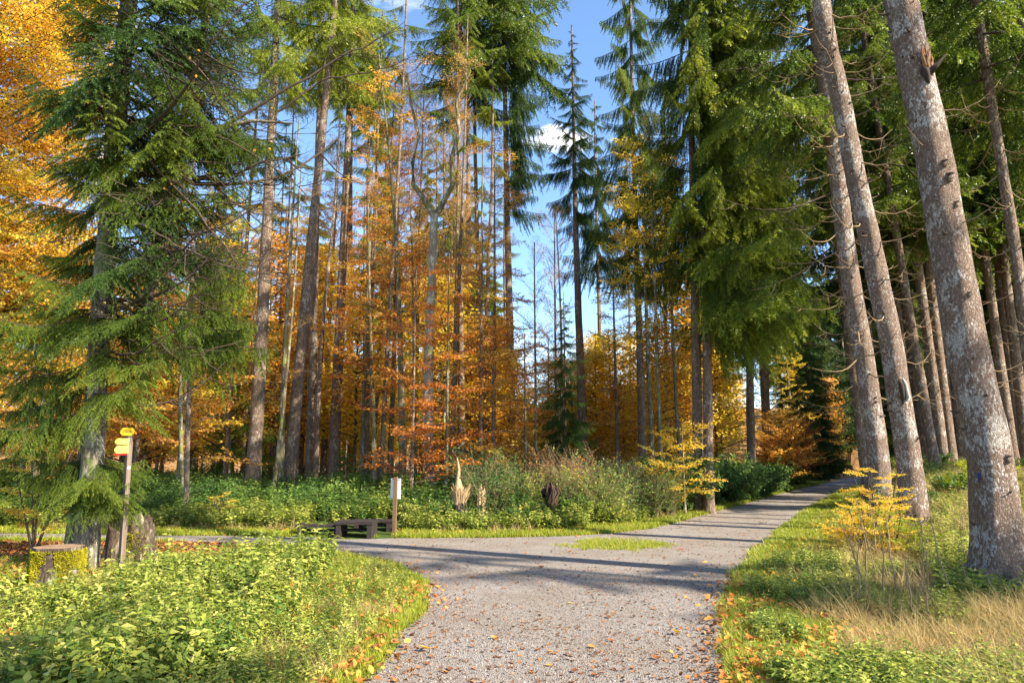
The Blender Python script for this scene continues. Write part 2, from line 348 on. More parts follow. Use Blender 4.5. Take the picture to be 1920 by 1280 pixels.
col = ramp(nt, f, [(.15, (.15, .135, .125)), (.4, (.26, .235, .215)), (.65, (.345, .315, .29)), (.95, (.44, .41, .38))])
earth = ramp(nt, n1.outputs[0], [(.35, (1.0, .98, .98)), (.6, (.85, .78, .72)), (.75, (.7, .62, .52))])
cm_ = N(nt, 'ShaderNodeMix', {0: 1.0, 6: col, 7: earth}, data_type='RGBA', blend_type='MULTIPLY')
hh = math_(nt, 'ADD', math_(nt, 'SUBTRACT', 1.0, vo.outputs['Distance']), math_(nt, 'MULTIPLY', v2.outputs['Distance'], -.4))
princ(nt, cm_.outputs[2], .9, hh, .016, 1.0, .25)
GRAVEL = m
import bmesh
bm = bmesh.new()
vs = [bm.verts.new((p[0], p[1], .012)) for p in poly]
es = [bm.edges.new((vs[k], vs[(k+1) % len(vs)])) for k in range(len(vs))]
bmesh.ops.triangle_fill(bm, edges=es, use_beauty=True)
for f_ in bm.faces:
    if f_.normal.z < 0: f_.normal_flip()
me = bpy.data.meshes.new('gravel_path'); bm.to_mesh(me); bm.free(); me.materials.append(GRAVEL)
tag(link('gravel_path', me), 'grey gravel forest path that forks left', kind='structure')

# ---------------------------------------------------------------- plant pieces (mesh data shared by many objects)
def rperp(T, flat=0.0, r=rng):
    """random unit vectors square to T; flat=1 keeps them horizontal"""
    v = r.normal(size=T.shape); v[:, 2] *= (1-flat); v -= T*(v*T).sum(1, keepdims=True); return unit(v)
def clad(mb, P, T, per, ln, wd, flat=0.0, fwd=.75, mt=1, c=None):
    c = None if c is None else np.clip(np.repeat(c, per)+rng.normal(size=len(P)*per)*.1, 0, 1)
    P = np.repeat(P, per, 0); T = np.repeat(T, per, 0)
    Q = rperp(T, flat); D = unit(T*fwd+Q*(1-fwd*.35)+rng.normal(size=T.shape)*.08)
    Nn = rperp(D); n = len(P)
    mb.needles(P, D, Nn, ln*(.7+.6*rng.random(n)), wd*(.8+.4*rng.random(n)), mt, c)
def stations(P, step):
    seg = np.linalg.norm(np.diff(P, axis=0), axis=1); s = np.concatenate([[0], np.cumsum(seg)]); n = max(2, int(s[-1]/step))
    t = np.linspace(0, s[-1], n); Q = np.stack([np.interp(t, s, P[:, k]) for k in range(3)], 1)
    return Q, unit(np.gradient(Q, axis=0))
def spruce_branch(L=3., droop=.25, tip=.15, hang=.35, step=.02, ln=.035, wd=.009, per=3, space=.1, side=.36, flat=.3, down=0.0, subs=True, seed=0):
    """a limb along +x with side shoots and small shoots, all clad in needles"""
    global rng
    keep = rng; rng = np.random.default_rng(seed)
    mb = MB(); s = np.linspace(0, 1, 14)
    P = np.stack([L*s*(1-.08*droop), .06*L*np.sin(s*3+seed), -droop*L*s**1.3+tip*L*s**3], 1)
    mb.tube(P, .024*(1-s)+.005, 5, 0)
    PS = []; TS = []; CS = []
    def add_shoot(Q, cc):
        q_, t_ = stations(Q, step); PS.append(q_); TS.append(t_); CS.append(cc+.4*np.linspace(-.3, 1, len(q_))**2)
    add_shoot(P[3:], .15)
    for k, a in enumerate(np.arange(.12*L, L, space)):
        for sg in (-1, 1):
            aa = (a+rng.normal()*.03)/L; aa = min(max(aa, 0), .99)
            if rng.random() < .12: continue
            B = np.array([np.interp(aa, s, P[:, c]) for c in range(3)])
            T = unit(np.array([np.interp(aa+.01, s, P[:, c]) for c in range(3)])-B+1e-9)
            ls = L*side*(.6+.8*(k % 3 == 0))*(1-aa)**.75*min(1, aa*5+.35)*(.7+.6*rng.random())+.12
            d = unit(T*(.55+.25*rng.random())+np.array([0, sg, 0])*(.85-.5*down)+np.array([0, 0, -down]))
            t = np.linspace(0, 1, 6)[:, None]
            Q = B+d*ls*t+np.array([0, 0, -1.])*hang*ls*t**1.8
            mb.tube(Q[::2], np.linspace(.007, .002, 3), 3, 0, cap=False)
            c1_ = .35*rng.random()+.15*aa; add_shoot(Q, c1_)
            if not subs: continue
            for b_ in np.arange(.10, ls*.92, .085):
                for sg2 in (-1, 1):
                    if rng.random() < .2: continue
                    tt = b_/ls; B2 = B+d*ls*tt+np.array([0, 0, -1.])*hang*ls*tt**1.8
                    l2 = (ls*.42*(1-tt)+.05)*(.6+.7*rng.random())
                    side2 = unit(np.cross(d, [0, 0, 1.]))*sg2
                    d2 = unit(d*.7+side2*(.8-.45*down)+np.array([0, 0, -down*.9])+rng.normal(size=3)*.12)
                    t2 = np.linspace(0, 1, 4)[:, None]
                    Q2 = B2+d2*l2*t2+np.array([0, 0, -1.])*hang*.9*l2*t2**2
                    add_shoot(Q2, c1_+.2*rng.random())
    PS = np.concatenate(PS); TS = np.concatenate(TS)
    clad(mb, PS, TS, per, ln, wd, flat, c=np.concatenate(CS))
    rng = keep; return mb
def leaf_branch(L=2.4, leafs=.07, step=.05, space=.16, side=.45, up=.15, flatness=.85, bare=0.0, fine=False, seed=0, upw=0.0):
    """a beech-like limb along +x: flat sprays of leaves on zigzag twigs"""
    global rng
    keep = rng; rng = np.random.default_rng(seed)
    mb = MB(); s = np.linspace(0, 1, 12)
    P = np.stack([L*s, .05*L*np.sin(s*4+seed), up*L*s-.12*L*s**2+.02*L*np.sin(s*9+seed)], 1)
    mb.tube(P, .016*(1-s)+.003, 5, 0)
    PS = []; TS = []
    def shoots(B, T, ls, depth):
        t = np.linspace(0, 1, 5)[:, None]
        Q = B+T*ls*t+np.array([0, 0, 1.])*(.12*upw-.05)*ls*t**2+rng.normal(size=(5, 3))*.012*t
        mb.tube(Q, np.linspace(.006, .0018, 5), 3, 0, cap=False)
        q_, t_ = stations(Q[1:], step); PS.append(q_); TS.append(t_)
        if depth:
            sd = unit(np.cross(T, [0, 0, 1.])+1e-6)
            for k, b_ in enumerate(np.arange(.12, ls, .14)):
                tt = b_/ls; sg = 1 if k % 2 else -1
                B2 = B+T*ls*tt; T2 = unit(T*.8+sd*sg*.75+rng.normal(size=3)*np.array([.1, .1, .18])+np.array([0, 0, upw*.5]))
                shoots(B2, T2, ls*.5*(1-tt*.6)*(.6+.6*rng.random())+.05, depth-1)
    for k, a in enumerate(np.arange(.15*L, L, space)):
        sg = 1 if k % 2 else -1; aa = a/L
        B = np.array([np.interp(aa, s, P[:, c]) for c in range(3)]); T = unit(np.array([np.interp(min(aa+.03, 1), s, P[:, c]) for c in range(3)])-B+1e-9)
        d = unit(T*.75+np.array([0, sg, 0])*.8+rng.normal(size=3)*.1+np.array([0, 0, upw]))
        shoots(B, d, L*side*(1-aa*.75)*(.7+.5*rng.random()), 1)
    q_, t_ = stations(P[6:], step); PS.append(q_); TS.append(t_)
    PS = np.concatenate(PS); TS = np.concatenate(TS)
    keepm = rng.random(len(PS)) > bare; PS = PS[keepm]; TS = TS[keepm]; n = len(PS)
    if n:
        Q = rperp(TS, flatness); D = unit(TS*.5+Q+np.array([0, 0, -.25])); Nn = unit(np.array([0, 0, 1.])+rng.normal(size=(n, 3))*.45)
        (mb.leaves if fine else mb.quads_)(PS, D, Nn, leafs*(.65+.7*rng.random(n)), leafs*.62*(.7+.6*rng.random(n)))
    rng = keep; return mb

def dead_branch(L=1., seed=0, curl=.5, subs=5):
    r = np.random.default_rng(seed); mb = MB(); s = np.linspace(0, 1, 10)
    P = np.stack([L*s, .12*L*np.sin(s*2.4+seed)*s, -curl*L*s*(1-s)*1.6+.12*L*s**3], 1)+r.normal(size=(10, 3))*.008*L
    P[0] = 0
    mb.tube(P, .011*L**.5*(1-s)+.0025, 5, 0)
    for k in range(subs):
        a = .25+.7*r.random(); B = np.array([np.interp(a, s, P[:, c]) for c in range(3)])
        l = L*(.15+.3*r.random()); d = unit(np.array([.7, r.choice([-1, 1])*.7, r.normal()*.3-.2])); t = np.linspace(0, 1, 5)[:, None]
        mb.tube(B+d*l*t+np.array([0, 0, -.35])*l*t*(1-t)*2, np.linspace(.005, .0015, 5), 3, 0, cap=False)
    return mb

def variants(name, fn, n, mats, **k):
    out = []
    for a in range(n): mb = fn(seed=a*7+3, **k); out.append((mb, mb.mesh(name, mats)))
    return out
V_FIR = variants('fir_branch', spruce_branch, 4, [TWD, NG], L=3., droop=.3, tip=.28, hang=.5, step=.024, ln=.046, wd=.016, per=3, space=.13, flat=.4, down=.3, side=.42)
V_SPR = variants('spruce_branch', spruce_branch, 4, [TWD, NG], L=3., droop=.32, tip=.2, hang=.6, step=.045, ln=.085, wd=.034, per=2, space=.15, flat=.2, down=.35, side=.3)
V_DRP = variants('drooping_spruce_branch', spruce_branch, 4, [TWD, NG], L=3., droop=.42, tip=.22, hang=.85, step=.042, ln=.08, wd=.03, per=2, space=.12, flat=.1, down=.75, side=.34)
V_FAR = variants('far_spruce_branch', spruce_branch, 3, [TWD, NG], L=3., droop=.4, tip=.2, hang=.6, step=.09, ln=.17, wd=.07, per=2, space=.2, flat=.2, down=.45, side=.3)
V_BEE = variants('beech_branch', leaf_branch, 4, [TWD, LO], L=2.4, leafs=.11, step=.045, space=.16, bare=.3)
V_BEN = variants('near_beech_branch', leaf_branch, 3, [TWD, LO], L=2.4, leafs=.105, step=.05, space=.15, fine=True, flatness=.55)
V_YEL = variants('fine_leafed_branch', leaf_branch, 3, [TWD, LO], L=2.4, leafs=.062, step=.03, space=.12, flatness=.5)
V_TWG = variants('twiggy_branch', leaf_branch, 4, [TWT, LO], L=2.6, leafs=.07, step=.055, space=.17, side=.5, up=.3, flatness=.3, bare=.5, upw=.45)
V_BARE = variants('bare_branch', leaf_branch, 3, [TWD, LO], L=2.6, leafs=.06, step=.06, space=.22, side=.5, up=.2, flatness=.3, bare=.985, upw=.1)
V_DEAD = [(None, dead_branch(1., k, .25+.1*k, 2+k).mesh('dead_branch', [TWT])) for k in range(5)]
V_DEADK = [(None, dead_branch(1., k+9, .1+.15*k, 5).mesh('dead_branch', [TWD])) for k in range(3)]

DYED = {}
def dyed(me, m_):
    """the same mesh with another leaf material (one copy for each pair)"""
    if m_ is None or len(me.materials) < 2 or me.materials[1] == m_: return me
    k = (me.name, m_.name)
    if k not in DYED: c = me.copy(); c.materials[1] = m_; DYED[k] = c
    return DYED[k]
def put_branch(root, me, name, off, az, pitch, scale, leafm=None, roll=0, sz=None):
    o = link(name, dyed(me, leafm), root, off)
    o.rotation_euler = (roll, -pitch, az); o.scale = (scale, sz or scale, sz or scale)
    return o

def trunk_mb(pts, r0, r1, flare=1.35, sides=14, rings=30, lump=.03, lobes=5, seed=0, fh=None):
    pts = np.array(pts, float); seg = np.linalg.norm(np.diff(pts, axis=0), axis=1); s = np.concatenate([[0], np.cumsum(seg)]); Lt = s[-1]
    t = np.concatenate([np.linspace(0, min(1.2, Lt*.2), max(5, rings//4), endpoint=False), np.linspace(min(1.2, Lt*.2), Lt, rings)])
    P = np.stack([np.interp(t, s, pts[:, k]) for k in range(3)], 1)
    for _ in range(2): P[1:-1] = .5*P[1:-1]+.25*(P[:-2]+P[2:])
    fh = fh or r0*2.0
    rad = r0+(r1-r0)*(t/Lt)**.9
    an = np.arange(sides)*2*pi/sides
    fl = (flare-1)*np.exp(-t/fh)
    lob = 1+fl[:, None]*(1+.6*np.cos(an*lobes+seed)[None])
    lum = 1+lump*(np.sin(3*an[None]+t[:, None]*1.7+seed)+.8*np.sin(5*an[None]-t[:, None]*3.1+seed*2)+.8*np.sin(2*an[None]+t[:, None]*7.3+seed))
    rr = rad[:, None]*lob*lum
    V = P[:, None]+np.stack([rr*np.cos(an), rr*np.sin(an), np.zeros_like(rr)], -1)
    n = len(P); i = np.arange(n-1)[:, None]*sides; j = np.arange(sides)[None]; k = (j+1) % sides
    mb = MB(); mb.add(V.reshape(-1, 3), None, np.stack([i+j, i+k, i+sides+k, i+sides+j], -1).reshape(-1, 4))
    return mb

class Tree:
    """trunk standing at image column px and depth Y, leaning through the point (pt)"""
    def __init__(s, name, label, cat, px, Y, pt, H, r, bk, r1=.05, group=None, curve=0, sides=14, rings=30, flare=1.35, lump=.03, trunk_name='trunk', sink=.15):
        z0 = 0
        for _ in range(3): x0 = wx(px, Y, z0); z0 = float(height(x0, Y))
        s.base = (x0, Y, z0-sink); s.H = H; s.r = r; s.r1 = r1
        s.way = None
        if pt is None: s.lean = 0.0
        elif isinstance(pt, list):
            w_ = [(0.0, 0.0)]+[(pix(a_, b_, Y)[2]-z0, pix(a_, b_, Y)[0]-x0) for a_, b_ in pt]
            (za, xa), (zb, xb) = w_[-2], w_[-1]; w_.append((H+1, xb+(xb-xa)/(zb-za)*(H+1-zb))); s.way = np.array(w_); s.lean = 0.0
        else:
            p = pix(pt[0], pt[1], Y); s.lean = (p[0]-x0)/(p[2]-z0)
        s.curve = curve; s.ly = (random.random()-.5)*.02; s.seed = random.random()*10
        s.e = empty(name, s.base, label, cat, group)
        zz = np.linspace(0, H, 12 if s.way is None else 40)
        s.trunk = trunk_mb([s.at(z) for z in zz], r, r1, flare, sides, rings, lump, seed=s.seed).build(trunk_name, bk, s.e)
    def at(s, z):
        t = z/s.H; wv_ = 0.0 if s.way is None else float(np.interp(z, s.way[:, 0], s.way[:, 1]))
        return (wv_+s.lean*z+s.curve*np.sin(t*pi)+.05*s.r*8*np.sin(t*7+s.seed)*.3, s.ly*z, z)
    def rad(s, z): return s.r+(s.r1-s.r)*(z/s.H)**.9
    def crown(s, V, z0, z1, n, l0, l1, leafm=None, name='branch', pitch=(-.1, .1), az=None, shape=.8, sz=1.0, base_len=None):
        """limbs from height z0 to z1; length falls from l0 to l1"""
        for k in range(n):
            t = (k+random.random()*.8)/n; z = z0+(z1-z0)*t
            a = k*2.399+random.random()*.7 if az is None else az[0]+(az[1]-az[0])*random.random()
            l = (l0+(l1-l0)*t**shape)*(.75+.45*random.random())
            me = random.choice(V)[1]; Lm = 3. if 'spruce' in me.name or 'fir' in me.name else (1. if 'dead' in me.name else (2.6 if 'tw' in me.name or 'bare' in me.name else 2.4))
            sc = l/Lm
            put_branch(s.e, me, name, s.at(z), a, pitch[0]+(pitch[1]-pitch[0])*random.random(), sc, leafm, (random.random()-.5)*.3, sc*sz)
    def stubs(s, z0, z1, n, scale=1.0, az=None):
        for k in range(n):
            z = z0+(z1-z0)*random.random(); a = random.random()*2*pi if az is None else az[0]+(az[1]-az[0])*random.random()
            p = s.at(z); r = s.rad(z)*.93
            o = link('branch_stub', STUB[k % 3], s.e, (p[0]+r*cos(a), p[1]+r*sin(a), z)); o.rotation_euler = (0, .2-random.random()*.5, a)
            q = scale*(.6+.9*random.random()); o.scale = (q, q, q)
def stub_mesh(l, sd):
    mb = MB(); s = np.linspace(0, 1, 5); mb.tube(np.stack([l*s, .02*np.sin(s*3+sd), -.03*s+.05*s*s], 1), .014*(1-s)+.006, 6); return mb.mesh('branch_stub', [TWD])
STUB = [stub_mesh(.07, 0), stub_mesh(.12, 2), stub_mesh(.05, 4)]
random.seed(11)

# ---------------------------------------------------------------- the three leaning spruces by the path on the right
big = Tree('spruce_tree', 'thickest and nearest spruce trunk, scaly bark with white lichen, on the right', 'tree', 1888, 8.9, [(1857, 850), (1811, 640), (1749, 300), (1686, 0)], 24, .265, BK, .13, sides=48, rings=160, flare=1.7, lump=.022)
big.stubs(.8, 8.5, 60, .8); big.crown(V_DEAD, 3, 9, 8, .8, .9, name='dead_branch', pitch=(-.2, .2))
# the torn wound high on the trunk and the blue paint spot low on it
def on_trunk(t, z, az, off=0):
    p = t.at(z); r = t.rad(z)*(1.02)+off; return (p[0]+r*cos(az), p[1]+r*sin(az), z)
bz = pix(1718, 130, 8.9)[2]-big.base[2]
RAW = wood('torn_wood', (.05, .03, .02), (.36, .17, .07), (40, 40, 5)); DARKW = wood('rotten_wood', (.015, .01, .008), (.06, .035, .025), (30, 30, 6))
wb = MB()
for k in range(9):
    a = -pi/2+.05+(k-4)*.055; p0 = np.array(on_trunk(big, bz-.28+.1*random.random(), a, -.01)); p1 = np.array(on_trunk(big, bz+.05+.2*random.random(), a+.05, .02+.05*random.random()))
    wb.tube(np.linspace(p0, p1, 5)+rng.normal(size=(5, 3))*.008, [.022, .026, .022, .014, .004], 5)
wb.build('torn_wound', [RAW], big.e)
wb = MB()
p0 = np.array(on_trunk(big, bz-.16, -pi/2+.12, -.05)); wb.tube([p0, p0+[.03, -.09, -.02], p0+[.08, -.13, .04], p0+[.2, -.15, .18]], [.06, .05, .03, .01], 7)
p0 = np.array(on_trunk(big, bz-.2, -pi/2-.1, -.05)); wb.tube([p0+[0, 0, .15], p0+[-.01, -.06, 0], p0+[.02, -.05, -.15]], [.05, .065, .02], 7)
wb.build('dark_branch_scar', [DARKW], big.e)
for (px, py, sc) in ((1735, 320, 1.0), (1760, 345, 1.2), (1775, 395, .8), (1790, 860, 1.0), (1742, 560, .7)):
    z = pix(px, py, 8.9)[2]-big.base[2]; mb = MB()
    c = np.array(on_trunk(big, z, -pi/2+(px-1755)/140, -.035)); 
    mb.tube([c+[0, .02, -.05*sc], c+[0, -.035, -.01], c+[.01, -.045, .03*sc], c+[.0, .02, .09*sc]], [.03*sc, .045*sc, .035*sc, .015], 9)
    mb.build('knot', [BK], big.e)
zz = pix(1824, 893, 8.9)[2]-big.base[2]; ab = pi+.42
mb = MB(); g = []
for k in range(14):
    a = k*2*pi/14; rr_ = 1+.25*math.sin(a*3)
    g.append(on_trunk(big, zz+.06*rr_*sin(a), ab+.08*rr_*cos(a), .022))
mb.add(g+[on_trunk(big, zz, ab, .024)], [[k, (k+1) % 14, 14] for k in range(14)])
mb.build('blue_paint_mark', [plain('blue_paint', (.02, .04, .13), .8)], big.e)
sec = Tree('spruce_tree', 'middle one of three leaning spruces, its brown trunk with a rotten hollow', 'tree', 1714, 13.2, [(1700, 850), (1668, 635), (1650, 550), (1620, 400), (1592, 280), (1575, 175), (1552, 90), (1538, 0)], 26, .225, BK, .12, sides=32, rings=110, flare=1.6, lump=.025)
sec.stubs(1, 11, 70, .9); sec.crown(V_DEAD, 3.5, 11.5, 34, 1.1, 1.3, name='dead_branch', pitch=(-.35, .25))
hz_ = pix(1683, 735, 13.2)[2]-sec.base[2]; mb = MB()
c = np.array(on_trunk(sec, hz_, -pi/2-.25, -.03)); mb.tube([c+[0, 0, -.28], c+[0, -.03, -.1], c+[-.01, -.035, .1], c+[-.03, 0, .3]], [.01, .045, .05, .01], 8); mb.build('rotten_hollow', [DARKW], sec.e)
mb = MB(); c = c+np.array([.06, -.01, 0]); mb.tube([c+[-.04, 0, .3], c+[0, -.05, .12], c+[.02, -.05, -.12], c+[0, 0, -.2]], [.008, .03, .035, .02], 7); mb.build('bark_lip', [wood('pale_dead_wood', (.2, .19, .16), (.42, .4, .34))], sec.e)
thd = Tree('spruce_tree', 'leftmost of the three leaning spruces, standing behind the yellow beech sapling', 'tree', 1656, 16.2, [(1650, 860), (1617, 640), (1590, 500), (1572, 350), (1560, 250), (1537, 100)], 27, .24, BK, .13, sides=28, rings=90, flare=1.35, lump=.022)
thd.stubs(1, 13, 60, 1.0); thd.crown(V_DEAD, 3, 13, 40, 1.4, 1.8, name='dead_branch', pitch=(-.5, .2))
for (z, a, l, pt) in ((10.8, pi*.98, 3.6, -.75), (8.2, pi*1.02, 3.2, -.2), (7.0, pi*.93, 2.6, -.6), (12.0, pi*1.05, 3.4, -.3)):
    put_branch(thd.e, V_DEADK[int(z) % 3][1], 'dead_branch', thd.at(z), a, pt, l, None, 0, l*.6)
put_branch(sec.e, V_DEADK[1][1], 'dead_branch', sec.at(pix(1545, 135, 13.2)[2]-sec.base[2]-.2), -.1, .02, 1.9, None, 0, 1.3)
thd.crown(V_SPR, 10, 25, 46, 3.0, 1.6, NG, az=(pi*.55, pi*1.45), pitch=(-.2, .1))
thd.crown(V_SPR, 14, 26, 20, 2.6, 1.6, NG)
sec.crown(V_SPR, 13.5, 25, 36, 2.6, 1.4, NG); big.crown(V_SPR, 13, 23, 34, 2.8, 1.4, NG)

# ---------------------------------------------------------------- big dark fir on the left with low boughs
fir = Tree('fir_tree', 'large dark green fir on the left with spreading boughs, beside the yellow signpost', 'tree', 160, 10.6, [(172, 900), (185, 700), (200, 500), (222, 250), (246, 0)], 22, .165, BKG, .09, sides=30, rings=90, flare=1.25, lump=.035)
random.seed(5)
def fz(py): return pix(200, py, 10.6)[2]-fir.base[2]
for (y0, y1, n, l0, l1, azr, pt) in (
        (925, 840, 6, .85, .95, None, (-.15, .2)), (930, 850, 4, 1.15, 1.15, (-1.0, -.1), (-.1, .1)), (900, 860, 3, 1.2, 1.2, (2.6, 3.8), (-.1, .1)),
        (790, 560, 5, 1.8, 1.6, (pi*.8, pi*1.35), (-.35, .1)), (740, 540, 4, 1.7, 2.0, (-.9, .5), (-.3, .15)),
        (600, 440, 4, 1.4, 1.3, (pi*.75, pi*1.3), (-.2, .25)), (600, 420, 3, 1.7, 2.0, (-1.0, .4), (-.2, .3)),
        (440, 200, 8, 1.4, 1.4, (pi*.7, pi*1.4), (-.05, .2)), (400, 200, 7, 2.0, 2.4, (-.9, .5), (-.1, .5)),
        (200, -60, 8, 1.3, 1.2, (pi*.7, pi*1.4), (0, .25)), (220, -80, 12, 2.6, 2.4, (-1.0, .6), (.05, .45)),
        (450, -200, 4, 1.8, 1.6, (-2.1, -1.0), (0, .3)), (-150, -1200, 28, 2.2, 1.2, None, (0, .3))):
    z0, z1 = fz(y0), (fz(y1) if y1 > -300 else 21)
    for k in range(n):
        z = z0+(z1-z0)*(k+random.random()*.9)/n; l = (l0+(l1-l0)*k/n)*(.75+.4*random.random())
        a = random.random()*2*pi if azr is None else azr[0]+(azr[1]-azr[0])*random.random()
        put_branch(fir.e, random.choice(V_FIR)[1], 'branch', fir.at(z), a, pt[0]+(pt[1]-pt[0])*random.random(), l/3, random.choice([NG, NG, ND]), (random.random()-.5)*.5, l/3*1.05)
fir.crown(V_BARE, fz(700), fz(60), 26, 2.2, 3.2, name='bare_branch', az=(-.7, .5), pitch=(-.25, .45))
fir.crown(V_DEADK, fz(760), fz(250), 16, 1.5, 3.4, name='dead_branch', az=(-.6, .4), pitch=(-.1, .3))
# second stem, thin dark stem and heavy curved limb
mb = trunk_mb([(.36+.05*k**1.25, .25, fz(600)+k*.75-.1) for k in range(12)], .085, .05, 1, 12, 30, .03); mb.build('second_stem', [BKG], fir.e)
p0 = Vector(fir.at(fz(360)))
mb = MB(); mb.tube([p0, p0+Vector((.3, -.05, .12)), p0+Vector((.7, -.1, .55)), p0+Vector((1.1, -.1, .95)), p0+Vector((1.6, 0, 1.1)), p0+Vector((2.2, .1, 1.3)), p0+Vector((2.9, .1, 1.25))], [.10, .085, .075, .065, .05, .03, .01], 9); mb.build('heavy_limb', [BKG], fir.e)
for li, way in enumerate(([(250, 330), (400, 250), (545, 163), (640, 105), (700, 80), (760, 40)], [(520, 210), (600, 150), (690, 135), (760, 120)], [(300, 240), (430, 260), (540, 330), (640, 430)], [(280, 300), (390, 420), (470, 530), (590, 515)], [(260, 420), (350, 470), (430, 500), (540, 520)], [(300, 60), (380, 130), (420, 210), (520, 250)])):
    Q_ = [Vector(pix(a_, b_, 10.2-.1*li))-Vector(fir.base) for a_, b_ in way]
    if li == 1: Q_[0] = Q_[0]
    P_ = np.array([list(v) for v in Q_]); ss = np.linspace(0, 1, len(P_)); s2 = np.linspace(0, 1, 16); P_ = np.stack([np.interp(s2, ss, P_[:, c_]) for c_ in range(3)], 1)
    for _ in range(2): P_[1:-1] = .5*P_[1:-1]+.25*(P_[:-2]+P_[2:])
    P_[1:-1] += rng.normal(size=(14, 3))*.015
    mb = MB(); mb.tube(P_, np.linspace(.034 if li == 0 else .02, .005, 16), 7); mb.build('bare_limb', [TWD], fir.e)
    for k in range(5):
        j_ = 5+2*k; d_ = P_[j_]-P_[j_-1]; put_branch(fir.e, V_BARE[k % 3][1], 'bare_branch', P_[j_], math.atan2(d_[1], d_[0])+random.uniform(-.8, .8), random.uniform(-.5, .6), random.uniform(.25, .5))
for k in range(5):
    q = p0+Vector((1.0+k*.2, -.05, 1.0+k*.04)); put_branch(fir.e, V_FIR[k % 4][1], 'branch', q, random.uniform(-1.6, 1.2), random.uniform(-.3, .3), .42, NG, 0, .5)
Tree('young_fir_tree', 'thin dark leaning stem just left of the large fir trunk', 'tree', 122, 10.9, (190, 600), 5.5, .075, BKG, .03, sides=10)

# ---------------------------------------------------------------- tall spruces of the middle ground
G1 = 'tall spruces standing behind the left road'; G2 = 'slim trees seen through the autumn leaves'
def tall(label, px, Y, pt, H, wpx, zc, n, l0, l1, V=V_SPR, lm=NG, bk=BK2, group=G1, name='spruce_tree', ztop=None, **k):
    t = Tree(name, label, 'tree', px, Y, pt, H, wpx/2/F*Y*1.02, bk, .04, group, sides=14, rings=40, **k)
    if n: t.crown(V, zc, ztop or H-.3, n, l0, l1, lm, pitch=(-.15, .12))
    return t
random.seed(21)
t1 = tall('straight spruce trunk with pale grey foot, leftmost of the tall trunks by the benches', 472, 25, (512, 230), 33, 27, 16, 46, 3.0, 1.4, lm=NY)
t2 = tall('spruce leaning right with sunlit upper trunk, second of the tall trunks by the benches', 540, 25.5, (612, 180), 34, 25, 17.5, 50, 3.2, 1.4, lm=NY)
t3 = tall('dark straight spruce trunk, third of the tall trunks by the benches', 580, 30, (596, 300), 34, 20, 19, 46, 3.0, 1.4, lm=NY)
t4 = tall('dark spruce trunk behind the benches, its top in golden green foliage', 625, 30, (654, 170), 35, 22, 19, 50, 3.2, 1.4, lm=NY)
t5 = tall('slim orange lit spruce trunk just left of the white notice board', 654, 37, (657, 430), 33, 14, 22, 34, 2.8, 1.3, lm=NY)
t6 = tall('pale sunlit spruce trunk among orange twigs above the notice board', 694, 42, (692, 410), 30, 15, 22, 30, 2.8, 1.3, lm=NG)
t8a = tall('dark reddish spruce trunk behind the broken snag', 866, 31, (862, 420), 30, 14, 20, 34, 3.2, 1.4)
t8b = tall('slim spruce with sunlit pale stem behind the broken snag', 881, 33, (877, 210), 31, 14, 20, 34, 3.2, 1.4)
t8c = tall('dark slender spruce right of the pale stem behind the snag', 904, 34, (893, 330), 30, 13, 20, 30, 3.2, 1.4)
t9 = tall('tall pale spruce trunk left of the blue sky gap with dense green crown', 960, 33, (945, 0), 34, 18, 22.5, 64, 4.2, 2.0)
t9.crown(V_DRP, 14, 24, 22, 1.7, 2.4, ND, az=(-.9, .7), pitch=(-.1, .1))
t10 = tall('spruce with a narrow pointed crown standing in the blue sky gap', 1094, 36, (1071, 60), 26.6, 20, 17.5, 52, 2.4, .25, lm=ND)
t10.crown(V_DRP, 14, 18, 10, 1.6, 1.8, ND)
t11 = tall('thin spruce right of the pointed one with ragged drooping crown', 1130, 46, (1118, 330), 27.5, 11, 15, 40, 3.4, .5, V=V_DRP, lm=ND)
t12 = tall('very thin dark spruce pole in the sky gap', 1183, 44, (1180, 470), 19, 7, 14, 12, 1.2, .3, lm=ND, group=G2)
t13 = tall('tall ragged spruce on the right edge of the sky gap', 1206, 33, (1181, 20), 31, 16, 10.5, 74, 2.6, 1.5, V=V_DRP, lm=NG)
t14 = tall('slender dark spruce pole left of the double trunk', 1250, 38, (1248, 520), 24, 9, 12, 30, 2.2, .6, V=V_DRP, lm=NG)
random.seed(31)
c1 = tall('left one of the double spruce trunks with the great curtain of hanging boughs', 1309, 23.0, (1297, 300), 26, 21, 6.2, 0, 0, 0, lm=NG)
c2 = tall('right one of the double spruce trunks at the yellow shrubs', 1328, 22.6, (1320, 300), 25, 20, 6.2, 0, 0, 0, lm=NG)
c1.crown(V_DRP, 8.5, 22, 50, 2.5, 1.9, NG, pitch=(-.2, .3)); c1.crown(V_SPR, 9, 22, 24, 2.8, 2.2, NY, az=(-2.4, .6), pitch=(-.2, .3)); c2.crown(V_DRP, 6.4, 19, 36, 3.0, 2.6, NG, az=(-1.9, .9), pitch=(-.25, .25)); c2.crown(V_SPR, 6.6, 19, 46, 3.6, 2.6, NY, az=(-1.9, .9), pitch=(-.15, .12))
c3 = tall('dark blue grey spruce trunk right of the double trunks', 1411, 36, (1404, 640), 29, 17, 10, 70, 4.2, 2.4, V=V_DRP, lm=NG)
c4 = tall('spruce trunk behind the orange beech bush', 1441, 44, (1431, 580), 32, 18, 12, 60, 4.0, 2.2, V=V_DRP, lm=NG)
c3.crown(V_DRP, 9.5, 20, 34, 3.8, 3.2, NY, az=(-2.2, -.4))

